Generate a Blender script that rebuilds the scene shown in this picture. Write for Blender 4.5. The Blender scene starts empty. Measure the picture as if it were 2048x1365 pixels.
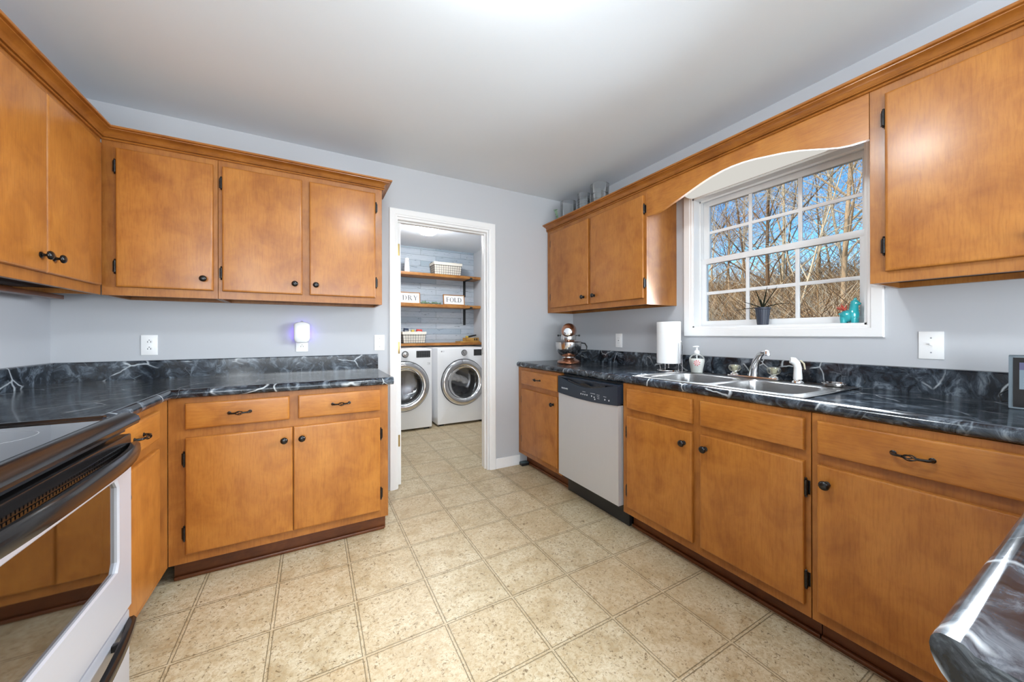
import bpy, bmesh, math, random
from mathutils import Vector, Matrix
from math import pi, sin, cos, radians

# ------------------------------------------------------------------ camera, world, lights
SC = bpy.context.scene
COL = SC.collection
W_PX, H_PX = 2048, 1365
F_PX = 719.14
cam_d = bpy.data.cameras.new('camera')
cam = bpy.data.objects.new('camera', cam_d)
COL.objects.link(cam)
cam_d.sensor_width = 36.0
cam_d.lens = F_PX / W_PX * 36.0
cam_d.shift_y = -14.19 / W_PX
cam_d.clip_start = 0.02
cam.location = (-2.2332, -2.7904, 1.1648)
cam.matrix_world = Matrix.Translation(cam.location) @ Matrix.Rotation(-0.5068, 4, 'Z') @ Matrix.Rotation(pi / 2, 4, 'X') @ Matrix.Rotation(-0.0023, 4, 'Z')
SC.camera = cam

SC.view_settings.view_transform = 'Standard'
SC.view_settings.look = 'None'
SC.view_settings.gamma = 1.0
SC.view_settings.use_curve_mapping = False
SC.view_settings.exposure = 0.92
SC.cycles.max_bounces = 10
SC.cycles.diffuse_bounces = 6
SC.cycles.glossy_bounces = 5
SC.cycles.transmission_bounces = 8
SC.cycles.transparent_max_bounces = 12
SC.cycles.sample_clamp_indirect = 8.0
SC.cycles.caustics_reflective = False
SC.cycles.caustics_refractive = False

world = bpy.data.worlds.new('sky')
SC.world = world
world.use_nodes = True
wn = world.node_tree
wn.nodes.clear()
w_out = wn.nodes.new('ShaderNodeOutputWorld')
w_bg = wn.nodes.new('ShaderNodeBackground')
w_sky = wn.nodes.new('ShaderNodeTexSky')
w_sky.sky_type = 'NISHITA'
w_sky.sun_disc = False
w_sky.sun_elevation = radians(32)
w_sky.sun_rotation = radians(-75)
w_sky.air_density = 1.0
w_sky.dust_density = 0.2
w_sky.ozone_density = 2.0
w_bg.inputs['Strength'].default_value = 0.16
w_hs = wn.nodes.new('ShaderNodeHueSaturation')
w_hs.inputs['Saturation'].default_value = 1.45
wn.links.new(w_sky.outputs[0], w_hs.inputs['Color'])
wn.links.new(w_hs.outputs[0], w_bg.inputs[0])
wn.links.new(w_bg.outputs[0], w_out.inputs[0])

sun_d = bpy.data.lights.new('sun', 'SUN')
sun_d.energy = 3.4
sun_d.angle = radians(0.6)
sun_d.color = (1.0, 0.93, 0.82)
sun = bpy.data.objects.new('sun', sun_d)
COL.objects.link(sun)
sun.rotation_euler = Vector((0.80, -0.28, -0.52)).to_track_quat('-Z', 'Y').to_euler()

def area(name, loc, direction, sx, sy, power, color):
    d = bpy.data.lights.new(name, 'AREA')
    d.shape = 'RECTANGLE'
    d.size, d.size_y = sx, sy
    d.energy = power
    d.color = color
    o = bpy.data.objects.new(name, d)
    COL.objects.link(o)
    o.location = loc
    o.rotation_euler = Vector(direction).to_track_quat('-Z', 'Y').to_euler()
    return o

ZC = 2.434          # ceiling
XL = -3.42          # left wall
YREAR = -6.2        # rear wall behind the camera
LAMP = 1.0
# daylight of the unseen rear window and kitchen window, plus added side fill
area('rear_daylight', (-1.75, YREAR + 0.03, 1.45), (0, 1, 0.55), 2.6, 1.5, 112, (0.88, 0.95, 1.0))
area('side_fill', (XL + 0.03, -4.7, 1.35), (1, 0.25, 0.05), 1.6, 1.7, 85, (0.88, 0.95, 1.0))  # added fill for the right-hand base cabinets; no window on this side
wl = area('window_daylight', (-0.135, -1.704, 1.50), (-1, 0.05, -0.5), 0.84, 0.48, 17, (0.84, 0.92, 1.0))
wl.data.spread = radians(115)
wl = area('window_skylight', (-0.021, -1.704, 1.62), (-1, 0, 0), 0.84, 0.80, 6.5, (0.84, 0.92, 1.0))
wl.data.spread = radians(105)
CEIL_LAMP = 36.0     # radiance of the kitchen ceiling lamp's glass
LAUNDRY_LAMP = 60.0

# ------------------------------------------------------------------ materials
def srgb(r, g, b):
    f = lambda c: (c / 255 / 12.92) if c / 255 <= 0.04045 else ((c / 255 + 0.055) / 1.055) ** 2.4
    return (f(r), f(g), f(b), 1.0)

class NT:
    def __init__(s, name):
        s.m = bpy.data.materials.new(name)
        s.m.use_nodes = True
        s.t = s.m.node_tree
        s.t.nodes.clear()
        s.out = s.t.nodes.new('ShaderNodeOutputMaterial')
    def n(s, typ, **kw):
        nd = s.t.nodes.new('ShaderNode' + typ)
        for k, v in kw.items():
            if k.startswith('i_'):
                nd.inputs[k[2:].replace('_', ' ')].default_value = v
            else:
                setattr(nd, k, v)
        return nd
    def l(s, a, b):
        s.t.links.new(a, b)
    def val(s, x, sock):
        if isinstance(x, (int, float)):
            sock.default_value = x
        elif isinstance(x, tuple):
            sock.default_value = x
        else:
            s.l(x, sock)
    def math(s, op, a, b=0.0, c=0.0):
        nd = s.n('Math', operation=op)
        s.val(a, nd.inputs[0]); s.val(b, nd.inputs[1]); s.val(c, nd.inputs[2])
        return nd.outputs[0]
    def mix(s, fac, a, b, blend='MIX'):
        nd = s.n('Mix', data_type='RGBA', blend_type=blend)
        s.val(fac, nd.inputs[0]); s.val(a, nd.inputs[6]); s.val(b, nd.inputs[7])
        return nd.outputs[2]
    def ramp(s, fac, stops, interp='LINEAR'):
        nd = s.n('ValToRGB')
        nd.color_ramp.interpolation = interp
        e = nd.color_ramp.elements
        while len(e) < len(stops):
            e.new(0.5)
        for el, (p, c) in zip(e, stops):
            el.position = p
            el.color = c if len(c) == 4 else (*c, 1)
        s.l(fac, nd.inputs[0])
        return nd.outputs[0]
    def coords(s, scale=(1, 1, 1), rnd=True, loc=(0, 0, 0)):
        tc = s.n('TexCoord')
        v = tc.outputs['Object']
        if rnd:
            oi = s.n('ObjectInfo')
            m = s.n('VectorMath', operation='ADD')
            mm = s.math('MULTIPLY', oi.outputs['Random'], 37.0)
            cx = s.n('CombineXYZ')
            s.l(mm, cx.inputs[0]); s.l(mm, cx.inputs[1]); s.l(mm, cx.inputs[2])
            s.l(v, m.inputs[0]); s.l(cx.outputs[0], m.inputs[1])
            v = m.outputs[0]
        mp = s.n('Mapping')
        mp.inputs['Scale'].default_value = scale
        mp.inputs['Location'].default_value = loc
        s.l(v, mp.inputs[0])
        return mp.outputs[0]
    def noise(s, vec, scale, detail=4, rough=0.55, dist=0.0):
        nd = s.n('TexNoise')
        nd.inputs['Scale'].default_value = scale
        nd.inputs['Detail'].default_value = detail
        nd.inputs['Roughness'].default_value = rough
        nd.inputs['Distortion'].default_value = dist
        s.l(vec, nd.inputs['Vector'])
        return nd.outputs[0]
    def bsdf(s, color, rough=0.5, metal=0.0, spec=0.5, coat=0.0, coat_rough=0.1, bump=None, bump_strength=0.1, bump_dist=0.01, **kw):
        p = s.n('BsdfPrincipled')
        s.val(color, p.inputs['Base Color'])
        s.val(rough, p.inputs['Roughness'])
        s.val(metal, p.inputs['Metallic'])
        p.inputs['Specular IOR Level'].default_value = spec
        p.inputs['Coat Weight'].default_value = coat
        p.inputs['Coat Roughness'].default_value = coat_rough
        for k, v in kw.items():
            s.val(v, p.inputs[k.replace('_', ' ')])
        if bump is not None:
            b = s.n('Bump')
            b.inputs['Strength'].default_value = bump_strength
            b.inputs['Distance'].default_value = bump_dist
            s.l(bump, b.inputs['Height'])
            s.l(b.outputs[0], p.inputs['Normal'])
        s.l(p.outputs[0], s.out.inputs[0])
        return p

def plain(name, col, rough=0.5, metal=0.0, spec=0.5, coat=0.0, coat_rough=0.05, tint=0.06, scale=30, **kw):
    """a surface of one colour with faint mottling"""
    t = NT(name)
    v = t.coords()
    n = t.noise(v, scale, 3)
    dark = tuple(c * (1 - tint) for c in col[:3]) + (1,)
    lite = tuple(min(1, c * (1 + tint)) for c in col[:3]) + (1,)
    c = t.mix(n, dark, lite)
    t.bsdf(c, rough, metal, spec, coat, coat_rough, **kw)
    return t.m

def wood(name, dark, mid, lite, grain, rough=0.36, coat=0.32, coat_rough=0.18):
    t = NT(name)
    dark, mid, lite = [(c[0] * 0.86, c[1] * 0.955, c[2] * 0.78, 1) for c in (dark, mid, lite)]
    g = {'z': (5.5, 5.5, 1.1), 'h': (1.1, 1.1, 5.5)}[grain]
    g2 = {'z': (110, 110, 9.0), 'h': (9.0, 9.0, 110)}[grain]
    v1 = t.coords(g)
    v2 = t.coords(g2)
    v3 = t.coords((1, 1, 1))
    broad = t.noise(v1, 1.0, 5, 0.6, 1.2)
    fine = t.noise(v2, 1.5, 4, 0.65, 0.3)
    blot = t.noise(v3, 8.0, 4, 0.6, 0.5)
    mixv = t.math('MULTIPLY_ADD', broad, 0.40, t.math('MULTIPLY', blot, 0.60))
    c = t.ramp(mixv, [(0.34, dark), (0.50, mid), (0.66, lite)])
    f = t.ramp(fine, [(0.36, (0.74, 0.68, 0.60, 1)), (0.54, (1, 1, 1, 1))])
    c = t.mix(0.55, c, t.mix(1.0, c, f, 'MULTIPLY'))
    t.bsdf(c, rough, 0, 0.38, coat, coat_rough, bump=fine, bump_strength=0.03, bump_dist=0.002)
    return t.m

MAT = {}
MAT['wood_v'] = wood('maple_vertical_grain', srgb(158, 90, 38), srgb(180, 109, 49), srgb(193, 122, 58), 'z', 0.36, 0.30, 0.22)
MAT['wood_h'] = wood('maple_horizontal_grain', srgb(160, 92, 38), srgb(182, 110, 49), srgb(195, 124, 60), 'h')
MAT['wood_body'] = wood('maple_face_frame', srgb(143, 82, 37), srgb(168, 101, 48), srgb(183, 115, 57), 'z', 0.40, 0.25, 0.2)
MAT['wood_crown'] = wood('maple_crown', srgb(140, 78, 34), srgb(166, 98, 43), srgb(182, 112, 54), 'h', 0.38, 0.3, 0.18)
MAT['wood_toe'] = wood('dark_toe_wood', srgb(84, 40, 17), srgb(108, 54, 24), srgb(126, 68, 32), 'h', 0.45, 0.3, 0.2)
MAT['shelf_wood'] = wood('shelf_wood', srgb(142, 84, 38), srgb(176, 112, 58), srgb(198, 135, 78), 'h', 0.5, 0.15, 0.3)
MAT['shade_panel'] = plain('underside_shade_brown', srgb(70, 48, 36), 0.7, 0, 0.2, tint=0.15, scale=8)  # shade under the wall cabinets, put into the bottom panel's colour
MAT['crate_wood'] = wood('crate_wood', srgb(176, 122, 62), srgb(200, 146, 82), srgb(214, 164, 100), 'h', 0.6, 0.0, 0.3)
MAT['black_iron'] = plain('black_hardware', (0.012, 0.011, 0.011, 1), 0.32, 0.6, 0.5, 0.4, 0.1)
MAT['wall'] = (lambda t: (t.bsdf(t.mix(t.noise(t.coords(rnd=False), 1.5, 3), srgb(184, 186, 190), srgb(190, 192, 196)), 0.55, 0, 0.4, bump=t.noise(t.coords(rnd=False), 260, 2), bump_strength=0.06, bump_dist=0.002), t.m)[1])(NT('grey_wall_paint'))
MAT['ceiling'] = (lambda t: (t.bsdf(t.mix(t.noise(t.coords(rnd=False), 2.0, 3), srgb(224, 231, 238), srgb(229, 236, 243)), 0.75, 0, 0.2, bump=t.noise(t.coords(rnd=False), 90, 4), bump_strength=0.08, bump_dist=0.002), t.m)[1])(NT('ceiling_paint'))
MAT['white_trim'] = plain('white_trim_paint', srgb(236, 236, 236), 0.3, 0, 0.5, 0.2, 0.1, 0.01)
MAT['white_vinyl'] = plain('white_vinyl', srgb(232, 233, 234), 0.35, 0, 0.5, tint=0.01)
MAT['white_plastic'] = plain('white_plastic', srgb(240, 240, 240), 0.3, 0, 0.5, tint=0.01)
MAT['white_enamel'] = plain('white_enamel', srgb(246, 247, 249), 0.18, 0, 0.5, 0.4, 0.05, 0.008)
MAT['slot_dark'] = plain('dark_slot', (0.02, 0.02, 0.02, 1), 0.6)
MAT['brass'] = plain('brass', srgb(196, 170, 110), 0.3, 0.9, tint=0.05)
MAT['chrome'] = plain('chrome', (0.78, 0.78, 0.79, 1), 0.07, 1.0, tint=0.01)
MAT['steel'] = plain('polished_steel', (0.62, 0.61, 0.60, 1), 0.16, 1.0, tint=0.02)
MAT['black_plastic'] = plain('black_plastic', (0.016, 0.017, 0.019, 1), 0.3, 0, 0.5)
MAT['black_gloss'] = plain('black_enamel', (0.010, 0.009, 0.009, 1), 0.17, 0, 0.4)
MAT['navy_panel'] = plain('blue_black_panel', srgb(33, 44, 58), 0.28, 0, 0.5, tint=0.03)
MAT['copper'] = plain('copper_enamel', srgb(176, 118, 88), 0.22, 0.85, 0.5, 0.5, 0.05, 0.04)

MAT['paper'] = plain('paper', srgb(240, 240, 240), 0.9, 0, 0.1, tint=0.02, scale=80)
MAT['cloth'] = plain('cotton_liner', srgb(226, 220, 208), 0.9, 0, 0.1, tint=0.08, scale=60)
MAT['wire'] = plain('dark_wire', (0.02, 0.018, 0.016, 1), 0.45, 0.5)
MAT['turquoise'] = plain('turquoise_glaze', srgb(38, 168, 176), 0.14, 0, 0.5, 0.6, 0.04, 0.12, 40)
MAT['red_leaf'] = plain('red_leaf', srgb(205, 84, 66), 0.5, tint=0.25, scale=60)
MAT['green_leaf'] = plain('dark_green_leaf', srgb(24, 28, 14), 0.7, 0, 0.2, tint=0.3, scale=60)
MAT['sage_leaf'] = plain('sage_leaf', srgb(120, 150, 122), 0.6, tint=0.35, scale=50)
MAT['pot'] = plain('slate_pot', srgb(48, 54, 68), 0.45, tint=0.08)
MAT['soil'] = plain('soil', srgb(50, 38, 28), 0.95, tint=0.4, scale=200)
MAT['soap'] = plain('creamy_soap', srgb(235, 236, 230), 0.4, tint=0.01)
MAT['grey_cloth'] = plain('grey_laundry', srgb(222, 220, 218), 0.9, 0, 0.1, tint=0.2, scale=25)
MAT['dark_cloth'] = plain('dark_laundry', srgb(52, 52, 58), 0.9, 0, 0.1, tint=0.3, scale=25)
MAT['sign_white'] = plain('sign_board', srgb(242, 242, 240), 0.6, tint=0.01)
MAT['ink'] = plain('black_ink', srgb(40, 40, 44), 0.6)
MAT['grey_ink'] = plain('grey_ink', srgb(150, 152, 156), 0.6)
MAT['print_white'] = plain('white_print', srgb(205, 210, 216), 0.5)
MAT['blue_box'] = plain('navy_card', srgb(52, 66, 88), 0.6, tint=0.15)
MAT['red_box'] = plain('red_card', srgb(222, 62, 48), 0.5, tint=0.08)
MAT['yellow_box'] = plain('yellow_card', srgb(226, 200, 84), 0.5, tint=0.1)
MAT['cream_box'] = plain('cream_card', srgb(236, 232, 214), 0.6, tint=0.05)
MAT['grey_shell'] = plain('grey_shell', srgb(98, 110, 118), 0.4, tint=0.03)
MAT['red_print'] = plain('red_print', srgb(196, 58, 50), 0.5)
MAT['teal_grey'] = plain('teal_grey_plastic', srgb(72, 88, 92), 0.5)
MAT['drum'] = plain('drum_steel', (0.22, 0.22, 0.23, 1), 0.25, 1.0, tint=0.1)
MAT['rubber'] = plain('grey_gasket', (0.05, 0.05, 0.055, 1), 0.5)

def brushed(name, col, rough, axis, metal=1.0):
    t = NT(name)
    sc = {'h': (2, 2, 260), 'v': (260, 260, 2)}[axis]
    n = t.noise(t.coords(sc), 1.0, 3)
    c = t.mix(n, tuple(x * 0.94 for x in col[:3]) + (1,), col)
    r = t.math('MULTIPLY_ADD', n, 0.10, rough - 0.05)
    t.bsdf(c, r, metal)
    return t.m
MAT['stainless'] = brushed('brushed_stainless', (0.60, 0.61, 0.63, 1), 0.42, 'v', 0.45)
MAT['range_steel'] = brushed('range_stainless', (0.56, 0.57, 0.62, 1), 0.36, 'h', 0.45)
MAT['sink_steel'] = brushed('sink_stainless', (0.40, 0.40, 0.40, 1), 0.24, 'h')

def marble():
    t = NT('dark_marble_laminate')
    v = t.coords(rnd=False)
    warp = t.n('TexNoise'); warp.inputs['Scale'].default_value = 3.5; warp.inputs['Detail'].default_value = 4
    t.l(v, warp.inputs['Vector'])
    ad = t.n('VectorMath', operation='MULTIPLY_ADD')
    t.l(warp.outputs[1], ad.inputs[0]); ad.inputs[1].default_value = (0.14, 0.14, 0.14); t.l(v, ad.inputs[2])
    wv = ad.outputs[0]
    cloud = t.noise(wv, 14, 8, 0.68, 0.9)
    c = t.ramp(cloud, [(0.34, srgb(14, 17, 22)), (0.45, srgb(27, 32, 39)), (0.54, srgb(56, 64, 73)), (0.64, srgb(108, 117, 126)), (0.74, srgb(142, 150, 158))])
    vo = t.n('TexVoronoi', feature='DISTANCE_TO_EDGE'); vo.inputs['Scale'].default_value = 5.2
    t.l(t.coords(rnd=False) if False else wv, vo.inputs['Vector'])
    line = t.ramp(vo.outputs['Distance'], [(0.0, (1, 1, 1, 1)), (0.022, (0, 0, 0, 1))])
    gate = t.ramp(t.noise(v, 6.0, 2), [(0.50, (0, 0, 0, 1)), (0.58, (1, 1, 1, 1))])
    c = t.mix(t.math('MULTIPLY', t.math('MULTIPLY', line, gate), 0.95), c, srgb(196, 202, 206))
    vo2 = t.n('TexVoronoi', feature='DISTANCE_TO_EDGE'); vo2.inputs['Scale'].default_value = 13
    t.l(wv, vo2.inputs['Vector'])
    l2 = t.ramp(vo2.outputs['Distance'], [(0.0, (1, 1, 1, 1)), (0.03, (0, 0, 0, 1))])
    g2 = t.ramp(t.noise(v, 9.0, 2), [(0.54, (0, 0, 0, 1)), (0.66, (1, 1, 1, 1))])
    c = t.mix(t.math('MULTIPLY', t.math('MULTIPLY', l2, g2), 0.4), c, srgb(140, 150, 158))
    r = t.math('MULTIPLY_ADD', t.noise(t.coords((40, 3, 3), rnd=False), 3, 3), 0.10, 0.09)
    t.bsdf(c, r, 0, 0.5)
    return t.m
MAT['marble'] = marble()

def floor_mat():
    t = NT('vinyl_tile_floor')
    tc = t.n('TexCoord')
    sp = t.n('SeparateXYZ'); t.l(tc.outputs['Object'], sp.inputs[0])
    P = 0.304
    u = t.math('DIVIDE', t.math('ADD', sp.outputs[0], 1.463), P)
    w = t.math('DIVIDE', t.math('ADD', sp.outputs[1], 1.093), P)
    def dist(a):   # distance in metres to the nearest joint
        fr = t.math('FRACT', t.math('ADD', a, 0.5))
        return t.math('MULTIPLY', t.math('ABSOLUTE', t.math('SUBTRACT', fr, 0.5)), P)
    d = t.math('MINIMUM', dist(u), dist(w))
    wob = t.math('MULTIPLY', t.math('SUBTRACT', t.noise(t.coords(rnd=False), 60, 3), 0.5), 0.003)
    d = t.math('ADD', d, wob)
    edge = t.math('ABSOLUTE', t.math('SUBTRACT', d, 0.0058))
    line = t.ramp(t.math('DIVIDE', edge, 0.0034), [(0.25, (1, 1, 1, 1)), (0.75, (0, 0, 0, 1))])
    cell = t.n('TexWhiteNoise')
    cb = t.n('CombineXYZ')
    t.l(t.math('FLOOR', u), cb.inputs[0]); t.l(t.math('FLOOR', w), cb.inputs[1])
    t.l(cb.outputs[0], cell.inputs['Vector'])
    off = t.n('VectorMath', operation='MULTIPLY_ADD')
    t.l(cell.outputs['Color'], off.inputs[0]); off.inputs[1].default_value = (9, 9, 9); t.l(tc.outputs['Object'], off.inputs[2])
    v = off.outputs[0]
    n1 = t.noise(v, 7, 5, 0.65, 0.8)
    n2 = t.noise(v, 62, 6, 0.75, 0.5)
    n3 = t.noise(v, 75, 4, 0.65, 1.2)
    c = t.ramp(n1, [(0.32, srgb(172, 155, 124)), (0.48, srgb(196, 182, 152)), (0.64, srgb(209, 198, 171))])
    c = t.mix(t.ramp(n2, [(0.40, (0.7, 0.7, 0.7, 1)), (0.56, (0, 0, 0, 1))]), c, srgb(168, 144, 106))
    c = t.mix(t.ramp(n3, [(0.35, (0.9, 0.9, 0.9, 1)), (0.43, (0, 0, 0, 1))]), c, srgb(104, 84, 56))
    c = t.mix(t.math('MULTIPLY', cell.outputs['Value'], 0.22), c, srgb(192, 158, 116))
    c = t.mix(t.math('MULTIPLY', line, 0.85), c, srgb(104, 90, 64))
    h = t.math('SUBTRACT', t.math('MULTIPLY', n2, 0.25), line)
    t.bsdf(c, t.math('MULTIPLY_ADD', n2, 0.15, 0.30), 0, 0.42, bump=h, bump_strength=0.12, bump_dist=0.002)
    return t.m
MAT['floor'] = floor_mat()

def shiplap():
    t = NT('whitewashed_planks')
    tc = t.n('TexCoord')
    sp = t.n('SeparateXYZ'); t.l(tc.outputs['Object'], sp.inputs[0])
    cb = t.n('CombineXYZ'); t.l(sp.outputs[0], cb.inputs[0]); t.l(sp.outputs[2], cb.inputs[1])
    br = t.n('TexBrick', offset=0.37, offset_frequency=2)
    t.l(cb.outputs[0], br.inputs['Vector'])
    br.inputs['Color1'].default_value = srgb(190, 199, 208)
    br.inputs['Color2'].default_value = srgb(156, 173, 188)
    br.inputs['Mortar'].default_value = srgb(120, 130, 142)
    br.inputs['Scale'].default_value = 1.0
    br.inputs['Mortar Size'].default_value = 0.0022
    br.inputs['Brick Width'].default_value = 0.62
    br.inputs['Row Height'].default_value = 0.083
    br.inputs['Bias'].default_value = -0.1
    st = t.noise(t.coords((3, 3, 26), rnd=False), 2.0, 5, 0.65, 0.8)
    c = t.mix(t.ramp(st, [(0.32, (0.7, 0.7, 0.7, 1)), (0.50, (0, 0, 0, 1))]), br.outputs[0], srgb(160, 174, 190))
    kn = t.noise(t.coords((5, 5, 34), rnd=False, loc=(3, 1, 7)), 1.6, 3, 0.6, 1.4)
    c = t.mix(t.ramp(kn, [(0.30, (0.9, 0.9, 0.9, 1)), (0.37, (0, 0, 0, 1))]), c, srgb(84, 92, 104))
    t.bsdf(c, 0.6, 0, 0.3)
    return t.m
MAT['shiplap'] = shiplap()

def glassy(name, tint, rough=0.02, fac_lo=0.04, fac_hi=0.9, body=None):
    """thin glass: see-through with a fresnel reflection"""
    t = NT(name)
    tr = t.n('BsdfTransparent'); tr.inputs[0].default_value = tint
    gl = t.n('BsdfGlossy'); gl.inputs['Roughness'].default_value = rough
    gl.inputs['Color'].default_value = (1, 1, 1, 1)
    lw = t.n('Fresnel'); lw.inputs['IOR'].default_value = 1.5
    mx = t.n('MixShader')
    f = t.mix(lw.outputs[0], (fac_lo,) * 3 + (1,), (fac_hi,) * 3 + (1,))
    t.l(f, mx.inputs[0]); t.l(tr.outputs[0], mx.inputs[1]); t.l(gl.outputs[0], mx.inputs[2])
    t.l(mx.outputs[0], t.out.inputs[0])
    return t.m
MAT['pane'] = glassy('window_glass', (0.97, 0.98, 0.98, 1), 0.0, 0.0, 0.8)
MAT['tumbler'] = glassy('clear_glass', (0.94, 0.955, 0.96, 1), 0.03, 0.05, 0.9)
MAT['clear_plastic'] = glassy('clear_plastic', (0.985, 0.99, 0.985, 1), 0.03, 0.0, 0.7)
MAT['dark_glass'] = glassy('smoked_glass', (0.80, 0.80, 0.81, 1), 0.03, 0.03, 0.9)
MAT['oven_glass'] = glassy('brown_oven_glass', (0.22, 0.16, 0.12, 1), 0.04, 0.20, 1.0)
MAT['acrylic'] = glassy('clear_acrylic', (0.90, 0.90, 0.84, 1), 0.05, 0.10, 0.9)

def emit(name, col, strength):
    t = NT(name)
    e = t.n('Emission'); e.inputs[0].default_value = col; e.inputs[1].default_value = strength
    t.l(e.outputs[0], t.out.inputs[0])
    return t.m
MAT['lamp'] = emit('lit_lamp_glass', (0.90, 0.97, 1.0, 1), CEIL_LAMP)
MAT['lamp2'] = emit('lit_laundry_lamp_glass', (0.98, 0.99, 1.0, 1), LAUNDRY_LAMP)
MAT['cream_lens'] = emit('lit_cream_lens', (1.0, 0.97, 0.90, 1), 0.36)
MAT['violet_led'] = emit('violet_led', (0.17, 0.05, 1.0, 1), 8.0)
MAT['screen'] = emit('lit_screen', srgb(112, 128, 140), 0.8)
MAT['screen_band'] = emit('lit_screen_band', srgb(90, 92, 120), 0.8)
MAT['screen_white'] = emit('lit_screen_text', srgb(225, 232, 240), 0.95)

def bark(name, a, b):
    t = NT(name)
    n = t.noise(t.coords((6, 6, 1.5)), 4, 4)
    t.bsdf(t.mix(n, a, b), 0.9, 0, 0.1)
    return t.m
MAT['bark_tan'] = bark('tan_bark', srgb(150, 122, 92), srgb(196, 170, 138))
MAT['bark_dark'] = bark('dark_bark', srgb(84, 66, 50), srgb(128, 104, 82))
MAT['bark_pale'] = bark('pale_bark', srgb(168, 148, 120), srgb(214, 196, 168))
MAT['twig'] = bark('dry_brush', srgb(132, 102, 70), srgb(196, 162, 120))
def litter():
    t = NT('leaf_litter')
    v = t.coords(rnd=False)
    n = t.noise(v, 3.0, 8, 0.75)
    t.bsdf(t.ramp(n, [(0.3, srgb(84, 62, 42)), (0.5, srgb(142, 110, 76)), (0.7, srgb(190, 156, 114))]), 0.95, 0, 0.1)
    return t.m
MAT['litter'] = litter()
MAT['siding'] = plain('exterior_siding', srgb(200, 200, 198), 0.7)

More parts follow.
